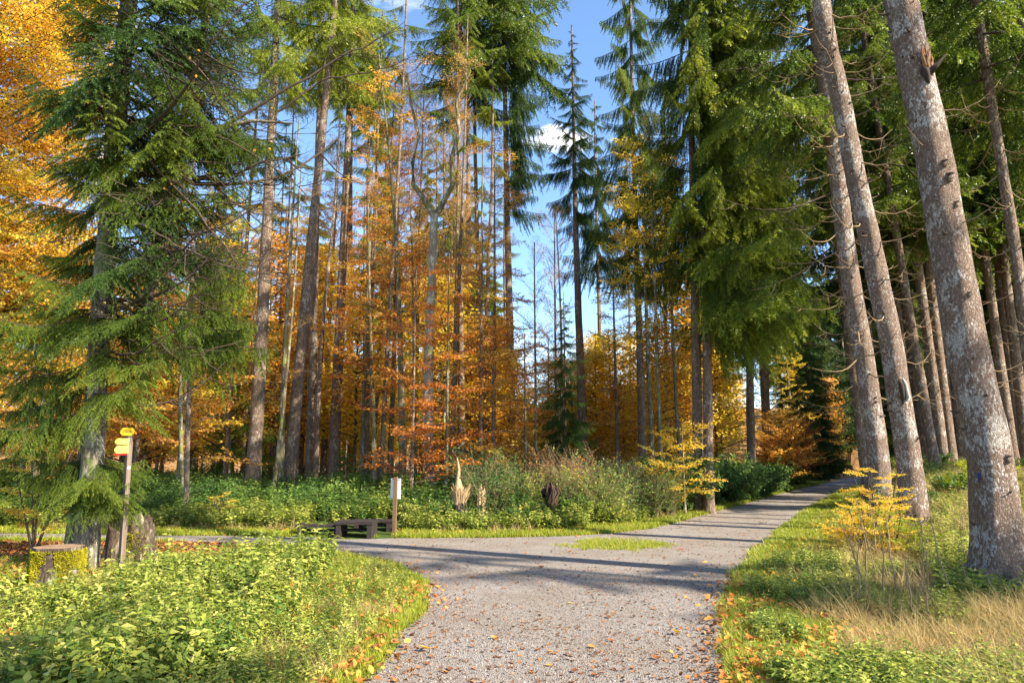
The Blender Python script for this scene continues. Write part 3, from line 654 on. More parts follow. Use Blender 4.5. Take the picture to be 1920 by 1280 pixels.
# deciduous middle ground
random.seed(41)
def beech(label, px, Y, pt, H, wpx, z0, n, l0, l1, lm, bk=BKM, V=V_BEE, group=None, pitch=(-.1, .35), name='beech_tree', ztop=None, **k):
    t = Tree(name, label, 'tree', px, Y, pt, H, wpx/2/F*Y, bk, .02, group, sides=12, rings=34, **k)
    t.crown(V, z0, ztop or H-.2, n, l0, l1, lm, pitch=pitch); return t
fork = Tree('beech_tree', 'pale beech with mossy forked trunk right of the notice board', 'tree', 808, 22.5, (812, 600), 9.9, .19, BKP, .13, sides=20, rings=50, curve=-.12)
fk = Vector(fork.at(9.8))
for (dx, pts) in ((0, [(0, 0), (-.4, .7), (-.75, 1.2), (-.8, 2.0), (-.6, 3.0), (-.9, 4.2), (-1.1, 5.4)]), (1, [(0, 0), (.25, .5), (.6, 1.2), (.55, 2.2), (.8, 3.2), (.7, 4.4), (1.2, 5.6)])):
    mb = MB(); P = np.array([(fk.x+a, .1*dx, fk.z+c) for a, c in pts]); mb.tube(P, np.linspace(.115, .03, len(P)), 9); mb.build('fork_limb', [BKM], fork.e)
    for k in range(9):
        q = P[2+k % 5]; put_branch(fork.e, V_TWG[k % 4][1], 'branch', q, random.random()*6.3, random.uniform(.4, 1.2), random.uniform(.5, .85), LO)
beech('mossy green thin trunk between the notice board and the forked beech', 756, 24, (727, 400), 17, 15, 5, 34, 2.4, 1.4, LO, V=V_TWG+V_BEE, curve=.25)
beech('slender mossy beech stem above the notice board', 703, 28, (696, 640), 13, 12, 3, 30, 2.2, 1.2, LR)
rows = [
 # label, px, Y, H, w, z0, n, l0, l1, palette, variants
 ('rust red beech sapling behind the notice board', 770, 20.5, 7.5, 8, .8, 30, 2.1, 1.0, LR, V_BEE),
 ('rust red beech sapling left of the broken snag', 835, 20.8, 8.0, 8, .8, 30, 2.2, 1.0, LR, V_BEE),
 ('orange beech right behind the broken snag', 900, 22.5, 9.5, 9, 1.0, 34, 2.2, 1.0, LO, V_BEE),
 ('tall orange leaved beech between the forked beech and the pale spruce', 925, 27, 15, 10, 3, 44, 2.4, 1.2, LO, V_BEE),
 ('feathery orange tree over the forked beech', 850, 30, 21, 12, 8, 64, 2.6, 1.2, LO, V_TWG),
 ('feathery copper tree above the notice board', 730, 31, 20, 12, 8, 64, 2.8, 1.2, LR, V_TWG+V_BEE[:2]),
 ('tall feathery orange tree left of the forked beech', 775, 34, 22, 12, 8, 64, 2.8, 1.2, LO, V_TWG+V_BEE[:2]),
 ('tall orange beech between the dark trunks behind the benches', 603, 35, 19, 12, 8, 54, 2.6, 1.2, LO, V_BEE+V_TWG[:2]),
 ('orange leaved tree between the dark trunks and the mossy stem', 675, 29, 17, 10, 4, 40, 2.6, 1.2, LO, V_BEE),
 ('bare reddish birch like crown left of the pointed spruce', 1045, 30, 13, 8, 4, 30, 2.2, 1.2, LR, V_TWG),
 ('bare twiggy sapling left of the sky gap', 1005, 26, 10, 7, 3, 24, 1.8, .8, LR, V_TWG),
 ('copper beech low behind the tall bramble thicket', 985, 24, 6, 7, 1, 24, 1.8, .9, LR, V_BEE),
 ('bright yellow maple under the sky gap', 1030, 40, 9, 10, 1.5, 36, 2.8, 1.4, LY, V_BEE),
 ('orange beech right of the sky gap', 1160, 34, 12, 10, 2, 40, 2.4, 1.0, LO, V_BEE),
 ('yellow shrubby maple before the double spruce trunks', 1285, 21.5, 3.0, 6, .8, 12, 1.5, 1.2, LY, V_BEE),
 ('yellow beech hanging over the thicket left of the spruce curtain', 1243, 23, 14, 8, 5.5, 30, 1.9, 1.2, LY, V_BEE),
 ('yellow beech high behind the slender pole', 1225, 31, 17, 12, 9, 44, 2.6, 1.4, LY, V_BEE),
 ('yellow green beech between the curtain of spruce and the leaning trunks', 1440, 52, 15, 12, 4, 50, 3.0, 1.6, LY, V_BEE),
 ('yellow tree deep behind the orange beech bush', 1490, 66, 13, 12, 3, 44, 3.0, 1.6, LY, V_BEE),
 ('yellow orange beech between the first two tall trunks', 505, 32, 14, 10, 2.5, 44, 2.8, 1.4, LO, V_BEE),
 ('golden beech left of the first tall trunk', 420, 26, 12, 10, 2, 44, 2.6, 1.2, LY, V_BEE),
 ('orange brown beech right of the large fir', 330, 24, 11, 10, 1.5, 44, 2.6, 1.2, LO, V_BEE),
 ('copper beech far behind the large fir', 250, 28, 12, 10, 1.5, 44, 2.8, 1.2, LR, V_BEE),
 ('golden beech at the left edge behind the road', 60, 24, 10, 10, 1.5, 40, 2.6, 1.2, LO, V_BEE),
 ('orange beech between the second and third tall trunks', 562, 34, 16, 10, 3, 44, 2.8, 1.2, LO, V_BEE),
 ('yellow beech between the two dark trunks behind the benches', 606, 36, 13, 10, 2, 44, 2.8, 1.2, LY, V_BEE),
]
for (lb, px, Y, H, w, z0, n, l0, l1, lm, V) in rows:
    beech(lb, px, Y, None, H, w, z0, n, l0, l1, lm, V=V, bk=random.choice([BKM, BK2]), pitch=(-.1, .45) if V is V_BEE else (.3, 1.0))
# two thin curved stems left of the tall trunks
for (lb, px, Y, pt, H, w) in (('thin dark curved stem between the first two tall trunks', 510, 23, (548, 500), 12, 8), ('thin dark trunk with twigs left of the first tall trunk', 345, 21, (360, 620), 9, 10), ('dark stem left of the first tall trunk', 430, 27, (436, 620), 13, 11),
                              ('dark mossy trunk touching the leaning spruce on its left', 526, 25, (552, 430), 15, 14), ('thin straight pole behind the mossy stem', 690, 33, (686, 560), 15, 7), ('thin dark pole left of the forked beech', 778, 30, (770, 500), 16, 8), ('dark pole right under the pointed spruce', 1048, 33, (1042, 470), 14, 8)):
    t = Tree('tree', lb, 'tree', px, Y, pt, H, w/2/F*Y, BKM, .02, G2, sides=10, curve=random.uniform(-.3, .3)); t.crown(V_BARE+V_TWG[:1], 2.5, H, 16, 1.8, 1.0, LO, pitch=(0, .7))
# yellow tree filling the left edge, near
random.seed(51)
yl = Tree('maple_tree', 'bright yellow maple filling the upper left edge of the picture', 'tree', -130, 15.5, None, 17, .2, BKP, .03, sides=14)
yl.crown(V_YEL, 4.0, 16.5, 104, 3.3, 2.4, LY, pitch=(-.1, .4), az=(-1.3, 1.2)); yl.crown(V_YEL, 4.5, 16.5, 50, 3.2, 2.2, LO, pitch=(-.1, .4), az=(-1.5, 1.6))
# small fir under the fir, dark firs in the middle
for (lb, px, Y, H, n, l0, lm, V) in (('dark young spruce below the sky gap among yellow leaves', 1062, 28, 8.5, 60, 2.0, ND, V_SPR), ('small dark spruce behind the orange beech bush beside the path end', 1478, 50, 9, 50, 2.2, ND, V_SPR), ('dark spruce at the far bend of the path', 1545, 84, 13, 50, 3.0, ND, V_SPR),
                                ('young spruce behind the first tall trunks', 452, 30, 13, 50, 2.4, NG, V_SPR), ('green young spruce far left behind the road', 30, 19, 7, 44, 1.8, NG, V_SPR), ('low young spruce behind the benches', 645, 22, 2.0, 16, .8, ND, V_SPR)):
    t = Tree('young_spruce_tree', lb, 'tree', px, Y, None, H, .07, BK2, .01, sides=8); t.crown(V, .5, H-.2, n, l0, .25, lm, pitch=(-.05, .2), shape=1)
# hanging green sprays right of the fir (lower boughs of a spruce left of the tall trunks)
hs_ = Tree('spruce_tree', 'green spruce with low hanging boughs between the large fir and the tall trunks', 'tree', 348, 18, (365, 300), 13, .075, BK2, .02, sides=8)
hs_.crown(V_DRP, 5.0, 7.8, 12, 2.2, 1.8, NG, az=(-1.4, 1.0), pitch=(-.1, .1)); hs_.crown(V_BARE, 5.5, 10.5, 22, 2.2, 1.4, name='bare_branch', pitch=(-.2, .5))

# ---------------------------------------------------------------- far trees: one crown mesh shared by many
def far_spruce_crown(H, z0, n, l0, seed):
    r = random.Random(seed); mb = MB()
    for k in range(n):
        t = (k+r.random())/n; z = z0+(H-z0)*t; l = l0*(1-t)**.7+.3
        M = Matrix.Translation((0, 0, z)) @ Matrix.Rotation(k*2.4+r.random(), 4, 'Z') @ Matrix.Rotation(r.uniform(-.1, .2), 4, 'Y') @ Matrix.Scale(l/3*(.8+.4*r.random()), 4)
        mb.join(V_FAR[k % 3][0], M)
    return mb
def far_leaf_crown(H, z0, n, w, seed, leaf=.16):
    r = np.random.default_rng(seed); mb = MB(); tips = []
    for k in range(46):
        t = (k+r.random())/46; z = z0+(H-z0)*t*.9; a = k*2.4+r.random(); l = w*(1-.65*t)*(.7+.5*r.random())
        s = np.linspace(0, 1, 6); P = np.stack([l*s*cos(a), l*s*sin(a), z+l*.35*s+r.normal()*.1*s], 1)
        mb.tube(P, .035*(1-s)+.008, 4, 0, cap=False); tips.append(P[2:])
    C0 = np.concatenate(tips); i = r.integers(0, len(C0), n)
    P = C0[i]+r.normal(size=(n, 3))*np.array([.42, .42, .22]); D = unit(r.normal(size=(n, 3))*[1, 1, .4]); Nn = unit(np.array([0, 0, 1.])+r.normal(size=(n, 3))*.7)
    mb.quads_(P, D, Nn, leaf*(.6+.8*r.random(n)), leaf*.7*(.6+.8*r.random(n)), 1, r.random(n)); return mb
FSC = [far_spruce_crown(26, 9+2*k, 46, 3.4, k).mesh('crown', [TWD, NG]) for k in range(3)]
FLC = [far_leaf_crown(11+k, 1.2+k*.5, 5200, 2.9, k, .19).mesh('crown', [TWD, LO]) for k in range(3)]
ftm = trunk_mb([(0, 0, 0), (.1, 0, 9), (0, .1, 18), (.1, 0, 26)], .2, .04, 1.3, 9, 16, .02).mesh('trunk', [BK2])
ftm_ = ftm; ytm = trunk_mb([(0, 0, 0), (.05, 0, 6), (0, 0, 12.8)], .1, .015, 1.2, 8, 12, .02).mesh('trunk', [BK2])
flm = trunk_mb([(0, 0, 0), (.15, 0, 3), (0, .1, 7), (.1, 0, 12)], .11, .02, 1.3, 8, 14, .03).mesh('trunk', [BKM])
PLACES = [(120, 'left of the large fir'), (260, 'behind the yellow signpost'), (400, 'right of the large fir'), (500, 'behind the first tall trunk'), (560, 'behind the leaning second trunk'), (640, 'behind the benches'), (730, 'above the notice board'),
          (800, 'behind the forked beech'), (870, 'behind the splintered snag'), (940, 'behind the pale tall spruce'), (1020, 'left of the pointed spruce'), (1110, 'under the pointed spruce'), (1190, 'right of the pointed spruce'), (1260, 'behind the thicket'), (1340, 'behind the double spruce trunks'),
          (1420, 'behind the blue grey trunk'), (1500, 'behind the orange beech bush'), (1580, 'beyond the bend of the path'), (1650, 'behind the left leaning spruce'), (1740, 'between the leaning spruces'), (1860, 'behind the thickest trunk'), (9999, 'at the right edge')]
HUE = {'leaves_yellow': 'yellow', 'leaves_orange': 'orange', 'leaves_rust': 'rust red', 'leaves_lime': 'yellow green', 'needles_green': 'green', 'needles_deep_green': 'dark green', 'needles_yellow_green': 'golden green', 'undergrowth_leaves': 'dark green', 'herb_leaves': 'light green', 'grass_dry': 'straw coloured'}
def place(px): return next(p for a, p in PLACES if px < a+30)
def far_tree(x, y, sc, kind, lm, label, group):
    size = 'small' if sc < .75 else ('tall' if sc > 1.05 else 'middling')
    dist = 'near' if y < 36 else ('further back' if y < 60 else ('far back' if y < 90 else 'at the foot of the hill'))
    label = '%s %s %s %s, %s' % (size, HUE[lm.name], 'spruce' if kind == 's' else 'beech', place(960+F*x/y), dist)
    z = float(height(x, y)); e = empty('spruce_tree' if kind == 's' else 'beech_tree', (x, y, z-.1), label, 'tree', group)
    link('trunk', ftm if kind == 's' else flm, e); link('crown', dyed(random.choice(FSC if kind == 's' else FLC), lm), e)
    e.scale = (sc, sc, sc*random.uniform(.92, 1.1)); e.rotation_euler[2] = random.random()*6.28
random.seed(61)
def in_gap(x, y): return 985 < 960+F*x/y < 1215
k = 0
while k < 120:
    y = random.uniform(40, 125); x = random.uniform(-.95, .85)*y
    px = 960+F*x/y
    if pdist(x, y) < 2.5: continue
    if px > 1560: continue
    sc = random.uniform(.75, 1.25)
    if in_gap(x, y): sc = random.uniform(.5, .72)
    lm = random.choice([LY, LY, LY, LY, LO, LG] if px > 1000 else [LO, LO, LY, LY, LY, LG])
    far_tree(x, y, sc, 'l', lm, 'small autumn beech far back in the wood', 'autumn beeches in the wood'); k += 1
k = 0
while k < 64:                                     # autumn understorey in the middle of the wood
    y = random.uniform(31, 52); px = random.uniform(60, 1560); x = (px-960)/F*y
    if 960 < px < 1150 and y < 36: continue
    if pdist(x, y) < 3: continue
    sc = random.uniform(.5, .95) if not 985 < px < 1200 else random.uniform(.4, .6)
    far_tree(x, y, sc, 'l', random.choice([LY, LY, LY, LO, LR] if px < 560 or px > 960 else [LO, LO, LR, LY, LY]), 'autumn beech in the middle of the wood', 'autumn beeches in the wood'); k += 1
for k in range(11):
    y = random.uniform(38, 50); px = random.uniform(980, 1225); far_tree((px-960)/F*y, y, random.uniform(.62, .86), 'l', LY, '', 'autumn beeches in the wood')
POLE = [trunk_mb([(0, 0, 0), (.12*k, 0, 7), (.05, .1, 15), (.1*k, 0, 23)], .10+.02*k, .03, 1.2, 8, 14, .03).mesh('trunk', [m_]) for k, m_ in enumerate((BK2, BKG, BK2))]
for k in range(46):                               # slim poles packed among the tall trunks
    y = random.uniform(28, 58); px = random.uniform(180, 950) if k < 34 else random.uniform(1225, 1560); x = (px-960)/F*y; z = float(height(x, y))
    if pdist(x, y) < 2.5: continue
    e = empty('spruce_tree', (x, y, z-.1), 'slim %s spruce pole %s, %s' % (('brown', 'grey', 'thicker brown')[k % 3], place(px), 'near' if y < 38 else ('further back' if y < 48 else 'far back')), 'tree', 'slim spruce poles')
    link('trunk', POLE[k % 3], e); e.rotation_euler = (random.uniform(-.02, .02), random.uniform(-.03, .03), random.random()*6); s_ = random.uniform(.8, 1.15); e.scale = (s_, s_, s_)
    for q in range(12): put_branch(e, random.choice(V_SPR if q > 3 else V_BARE)[1], 'branch', (0, 0, 11+q), q*2.4+random.random(), random.uniform(-.1, .2), random.uniform(.3, .6), NY if k % 2 else NG)
k = 0
while k < 24:                                     # tall spruces of the left and middle distance
    y = random.uniform(44, 90); x = random.uniform(-.95, .3)*y; px = 960+F*x/y
    if 960 < px < 1260 or (430 < px < 700 and y < 60) : continue
    far_tree(x, y, random.uniform(.9, 1.15), 's', random.choice([NG, NY, NG]), 'tall spruce far back in the wood left of the sky gap', 'spruces far back on the left'); k += 1
k = 0
GR_ = 'dark spruce trunks in the wood on the right'
while k < 72:                                     # dark wood on the right
    y = random.uniform(24, 80); px = random.uniform(1530, 2150); x = (px-960)/F*y
    if pdist(x, y) < 2.2 or (y < 30 and px < 1600) or abs((x-16)*sin(SUN_AZ)+(y-39)*cos(SUN_AZ)) < 2.6 and x < 44: continue
    far_tree(x, y, random.uniform(.85, 1.15), 's', random.choice([NG, ND, NG]), 'dark slender spruce in the shaded wood on the right', GR_); k += 1
random.seed(71)
for (x, y) in ((24, 17), (38, 34), (33, 40)):  # unseen spruces beyond the frame, added to shade the wood on the right
    far_tree(x+random.uniform(-1, 1), y, random.uniform(.9, 1.1), 's', NG, '', GR_)
FSY = [far_spruce_crown(13, .5, 60, 2.8, k+5).mesh('crown', [TWD, NG]) for k in range(2)]; FSC_ = FSC
for (px, y, s_) in ((1500, 62, .8), (1530, 74, .9), (1548, 108, 1.3), (1575, 112, 1.3), (1604, 116, 1.4), (1632, 118, 1.3), (1660, 112, 1.2), (1590, 128, 1.6), (1650, 86, .8), (1690, 70, .9), (1665, 60, .8), (1720, 54, .9)):
    FSC = FSY; ftm = ytm; far_tree((px-960)/F*y, y, s_, 's', ND, '', GR_)
for (px, y, s_) in ((1478, 74, 1.0), (1508, 88, 1.05), (1530, 70, .9), (1536, 100, 1.1), (1556, 118, 1.3), (1578, 122, 1.35), (1600, 118, 1.3), (1626, 124, 1.4), (1612, 138, 1.4), (1660, 98, 1.2), (1640, 80, 1.0), (1668, 66, 1.0)):
    FSC = FSC_; ftm = ftm_; far_tree((px-972)/F*y, y, s_, 's', ND, '', GR_)
for (px, y, s_) in ((1560, 100, 1.0), (1545, 92, 1.0), (1590, 108, 1.1), (1612, 110, 1.1)):
    FSC = FSY; ftm = ytm; far_tree((px-972)/F*y, y, s_, 's', ND, '', GR_)
k = 0
while k < 34:                                     # young dark spruces closing the shaded wood
    y = random.uniform(34, 95); px = random.uniform(1545, 2050); x = (px-960)/F*y
    if pdist(x, y) < 3.6: continue
    k += 1; FSC = FSY; ftm = ytm
    far_tree(x, y, random.uniform(.6, 1.1), 's', random.choice([ND, NG]), '', GR_)
FSC = FSC_; ftm = ftm_
rr4 = [('slim grey trunk just left of the furthest leaning spruce', 1630, 25, (1542, 190), 20), ('dark trunk between the second and the thickest leaning spruce', 1772, 26, (1716, 480), 20), ('brown trunk beside the dark one behind the leaning spruces', 1757, 24, (1690, 480), 18),
       ('long slim trunk at the right edge behind the thickest spruce', 1960, 15.5, [(1915, 550), (1895, 400), (1875, 280), (1855, 150), (1835, 0)], 22), ('thin trunk half hidden behind the middle leaning spruce', 1735, 30, (1660, 300), 15), ('trunk at the far right edge', 2010, 18, (1912, 0), 22)]
for (lb, px, Y, pt, w) in rr4:
    t = Tree('spruce_tree', lb, 'tree', px, Y, pt, 27, w/2/F*Y*1.05, BK2, .06, None, sides=16, rings=60)
    t.stubs(1.5, 12, 26, 1.1); t.crown(V_DEAD, 2.5, 11, 22, 1.3, 1.6, name='dead_branch', pitch=(-.4, .2)); t.crown(V_SPR, 10, 26, 56, 3.2, 1.3, NG, pitch=(-.1, .15))

# trees beyond the right edge of the picture, whose shadows stripe the path
random.seed(81)
for (x, y, z0) in ((17, -8, 13), (11, -6.5, 13), (21, -1.5, 12), (19, 13.5, 14)):
    z = float(height(x, y)); e = empty('spruce_tree', (x, y, z-.1), 'spruce standing beyond the right edge', 'tree', 'spruces beyond the right edge')
    link('trunk', ftm, e)
    for k in range(24):
        t = (k+random.random())/24; put_branch(e, random.choice(V_SPR)[1], 'branch', (0, 0, z0+(25-z0)*t), k*2.4+random.random(), random.uniform(-.1, .1), (2.6*(1-t)**.7+.4)/3, NG)

# ---------------------------------------------------------------- shrubs as things
random.seed(91)
def shrub_mb(h, w, n_stem, leaf, nl, seed, fine=False, spread=.5, tube_c=.5, lowleaf=.2):
    r = np.random.default_rng(seed); mb = MB(); pts = []; tg = []
    for k in range(n_stem):
        a = r.random()*6.28; l = h*(.6+.5*r.random()); sp = w*(.3+.7*r.random()); s = np.linspace(0, 1, 7)
        P = np.stack([sp*s**1.3*cos(a)+r.normal()*.05*w, sp*s**1.3*sin(a)+r.normal()*.05*w, l*s-.12*l*s**3], 1); mb.tube(P, .009*(1-s)+.003, 4, 0, cap=False)
        for m_ in range(5):
            b_ = lowleaf+(1-lowleaf)*r.random(); B = np.array([np.interp(b_, s, P[:, c]) for c in range(3)]); d = unit(r.normal(size=3)*[1, 1, .3]+[0, 0, .45]); l2 = .25*h*(.5+r.random()); t = np.linspace(0, 1, 4)[:, None]
            Q = B+d*l2*t; mb.tube(Q, [.004, .003, .002, .001], 3, 0, cap=False)
            q_, t_ = stations(Q, l2/8); pts.append(q_); tg.append(t_)
        q_, t_ = stations(P[3:], .08); pts.append(q_); tg.append(t_)
    P = np.concatenate(pts); T = np.concatenate(tg); i = r.integers(0, len(P), nl); P = P[i]+r.normal(size=(nl, 3))*.03; T = T[i]
    D = unit(T*.4+rperp(T, .4)); Nn = unit(np.array([0, 0, 1.])+r.normal(size=(nl, 3))*.5)
    (mb.leaves if fine else mb.quads_)(P, D, Nn, leaf*(.6+.8*r.random(nl)), leaf*.5*(.7+.6*r.random(nl)), 1, r.random(nl)); return mb
SH_THICK = [shrub_mb(2.0, 1.0, 26, .075, 1500, k).mesh('bramble_shrub', [TWT, HD]) for k in range(3)]
SH_DENSE = [shrub_mb(1.25, 1.1, 30, .11, 3200, k+5, lowleaf=.1).mesh('leafy_shrub', [TWD, HD]) for k in range(3)]
SH_TWIG = [shrub_mb(1.9, .8, 34, .06, 420, k+9).mesh('twiggy_shrub', [TWT, LO]) for k in range(2)]
def shrub(name, me, px, Y, sc, lm, label, group=None, sz=1.0):
    x = wx(px, Y, .2); z = float(height(x, Y)); o = link(name, dyed(me, lm), None, (x, Y, z-.06)); o.scale = (sc, sc, sc*sz); o.rotation_euler[2] = random.random()*6.28
    return tag(o, HUE.get(lm.name, 'brown')+' '+label.split(' ', 1)[1]+', '+place(px) if group else label, 'shrub', group)
for k in range(34):
    px = random.uniform(880, 1270); Y = random.uniform(17.2, 21) if px < 1180 else random.uniform(20, 23)
    shrub('bramble_shrub', SH_THICK[k % 3], px, Y, random.uniform(.5, 1.05), random.choice([HD, HD, HB]), 'x tangled bramble shrub', 'bramble thicket at the path fork')
for k in range(16):
    px = random.uniform(1010, 1250); shrub('twiggy_shrub', SH_TWIG[k % 2], px, random.uniform(18.4, 20.8) if px < 1130 else 22, random.uniform(.8, 1.15), random.choice([LO, LR, HD]), 'x leafed twiggy shrub in the thicket', 'twiggy shrubs in the thicket')
for k in range(20):
    px = random.uniform(1245, 1475); y0 = np.interp(px, [1230, 1330, 1400, 1480], [19, 24, 29, 40]); Y = y0+random.uniform(.2, 4)
    shrub('leafy_shrub', SH_DENSE[k % 3], px, Y, random.uniform(1.0, 1.45), HD, 'x dense shrub on the path verge', 'dark green shrubs along the receding path')
for k in range(34):
    px = random.uniform(-40, 940); Y = random.uniform(18.5, 30); shrub('leafy_shrub', SH_DENSE[k % 3], px, Y, random.uniform(.45, .85), random.choice([HD, HD, HB]), 'x low shrub in the undergrowth', 'low undergrowth shrubs')
for k in range(16):
    px = random.uniform(780, 1230); Y = 16.9+random.uniform(0, 1.2) if px < 1150 else 19.5; shrub('leafy_shrub', SH_DENSE[k % 3], px, Y, random.uniform(.4, .62), random.choice([HB, HD]), 'x low shrub at the verge', 'low shrubs in front of the thicket')
for k in range(16):
    px = random.uniform(1670, 1960); shrub('leafy_shrub', SH_DENSE[k % 3], px, random.uniform(15, 26), random.uniform(.3, .6), random.choice([HD, LG, HB]), 'x low shrub on the bank', 'low shrubs on the right bank')
def bush(label, px, Y, H, n, L_, lm, V, spread=(.1, 1.0), name='beech_bush'):
    x = wx(px, Y, .5); z = float(height(x, Y)); e = empty(name, (x, Y, z-.05), label, 'shrub')
    mb = MB(); 
    for k in range(5):
        a = k*1.3; s = np.linspace(0, 1, 6); mb.tube(np.stack([.25*H*s*cos(a), .25*H*s*sin(a), H*.9*s], 1), .02*(1-s)+.005, 5)
    mb.build('stems', [TWD], e)
    for k in range(n):
        t = (k+random.random())/n; a = k*2.4; z_ = H*(.12+.8*t); rr_ = .25*z_/H*H*.6
        put_branch(e, random.choice(V)[1], 'branch', (rr_*cos(a)*.5, rr_*sin(a)*.5, z_), a, random.uniform(*spread)*.7, L_*(1-.55*t)*(.8+.4*random.random())/2.4, lm)
bush('orange copper beech bush at the left side of the path bend', 1466, 40, 4.6, 60, 2.5, LO, V_BEE)
bush('rust coloured beech bush behind the orange one at the path bend', 1496, 52, 5.2, 44, 2.8, LR, V_BEE)
bush('yellow beech sapling before the middle leaning spruces', 1652, 12.6, 1.6, 20, .85, LY, V_BEN, (-.1, .6))
bush('yellow orange leafy sapling low beside the middle leaning spruce', 1625, 11.8, 1.1, 22, .9, LY, V_BEN, (-.1, .5))
bush('yellow green low bush at the foot of the middle leaning spruce', 1668, 11.6, .85, 22, .8, LG, V_BEN, (-.1, .5))
bush('small yellow seedling on the verge beyond the left road', 412, 17.6, .75, 12, .6, LY, V_BEN, (0, .6))
bush('yellow beech shrub at the right edge of the thicket', 1250, 21.2, 2.4, 12, 1.3, LY, V_BEE)
bush('small yellow beech twigs at the far left edge', 70, 12.8, 2.6, 14, .9, LY, V_BEN, (0, .5))

# ---------------------------------------------------------------- scattered ground cover (geometry nodes on measured points)
def scatter(name, label, cat, meshes, P, rot, scl, idx=None):
    col = bpy.data.collections.new(name+'_source')
    for a, me_ in enumerate(meshes):
        o = bpy.data.objects.new('%s_%02d' % (name, a), me_); col.objects.link(o)
    me_ = bpy.data.meshes.new(name); n = len(P); me_.vertices.add(n); me_.vertices.foreach_set('co', np.asarray(P, np.float32).ravel())
    a = me_.attributes.new('rot', 'FLOAT_VECTOR', 'POINT'); a.data.foreach_set('vector', np.asarray(rot, np.float32).ravel())
    a = me_.attributes.new('scl', 'FLOAT', 'POINT'); a.data.foreach_set('value', np.asarray(scl, np.float32).ravel())
    a = me_.attributes.new('idx', 'INT', 'POINT'); a.data.foreach_set('value', np.asarray(rng.integers(0, len(meshes), n) if idx is None else idx, np.int32))
    for m_ in meshes[0].materials: me_.materials.append(m_)
    o = tag(link(name, me_), label, cat, kind='stuff')
    g = bpy.data.node_groups.new(name, 'GeometryNodeTree'); g.interface.new_socket('Geometry', in_out='INPUT', socket_type='NodeSocketGeometry'); g.interface.new_socket('Geometry', in_out='OUTPUT', socket_type='NodeSocketGeometry')
    gi = g.nodes.new('NodeGroupInput'); go = g.nodes.new('NodeGroupOutput'); ip = g.nodes.new('GeometryNodeInstanceOnPoints'); ci = g.nodes.new('GeometryNodeCollectionInfo')
    ci.inputs['Collection'].default_value = col; ci.inputs['Separate Children'].default_value = True; ci.inputs['Reset Children'].default_value = True
    ip.inputs['Pick Instance'].default_value = True
    def na(nm, ty):
        q_ = g.nodes.new('GeometryNodeInputNamedAttribute'); q_.data_type = ty; q_.inputs['Name'].default_value = nm; return q_.outputs['Attribute']
    l_ = g.links.new; l_(gi.outputs[0], ip.inputs['Points']); l_(ci.outputs[0], ip.inputs['Instance']); l_(na('rot', 'FLOAT_VECTOR'), ip.inputs['Rotation']); l_(na('scl', 'FLOAT'), ip.inputs['Scale']); l_(na('idx', 'INT'), ip.inputs['Instance Index']); l_(ip.outputs[0], go.inputs[0])
    md = o.modifiers.new('scatter', 'NODES'); md.node_group = g; return o
def zone(n, y0, y1, cond, xl=-.95, xr=.95, pad=1.0):
    """points whose density falls with distance, kept where cond(x, y, d) is true"""
    X = []; Yy = []; D = []; got = 0
    for _ in range(12):
        y = y0*(y1/y0)**rng.random(n); x = (xl+(xr-xl)*rng.random(n))*y+rng.normal(size=n)*pad*.3; d = pdist(x, y); k_ = cond(x, y, d) & ~((x > wx(540, 15.5, 0)) & (x < wx(742, 15.5, 0)) & (y > 13.8) & (y < 17.6) & (vnoise(x, y, 2, 70) < .93))
        X.append(x[k_]); Yy.append(y[k_]); D.append(d[k_]); got += k_.sum()
        if got >= n: break
    x = np.concatenate(X)[:n]; y = np.concatenate(Yy)[:n]; d = np.concatenate(D)[:n]; return x, y, d, height(x, y, d)
def rots(n, tilt=.15): return np.stack([rng.normal(size=n)*tilt, rng.normal(size=n)*tilt, rng.random(n)*6.283], 1)
def tuft(n, h, w, bw, lean, seed, segs=3, mat_=GR, curl=.6):
    r = np.random.default_rng(seed); mb = MB()
    for k in range(n):
        a = r.random()*6.28; b0 = r.normal(size=2)*w*.4; hh_ = h*(.5+.7*r.random()); ln_ = lean*(.3+r.random()); t = np.linspace(0, 1, segs+1)
        cx = b0[0]+cos(a)*ln_*hh_*t**1.8; cy = b0[1]+sin(a)*ln_*hh_*t**1.8; cz = hh_*(t-curl*ln_*.5*t**2.5)
        wd = bw*(1-t**1.5*.95)/2; sx, sy = -sin(a+r.normal()*.5), cos(a+r.normal()*.5)
        V = np.stack([np.stack([cx-sx*wd, cy-sy*wd, cz], 1), np.stack([cx+sx*wd, cy+sy*wd, cz], 1)], 1).reshape(-1, 3)
        mb.add(V, None, [[2*i_, 2*i_+1, 2*i_+3, 2*i_+2] for i_ in range(segs)], 0, r.random())
    return mb.mesh('grass_tuft', [mat_])
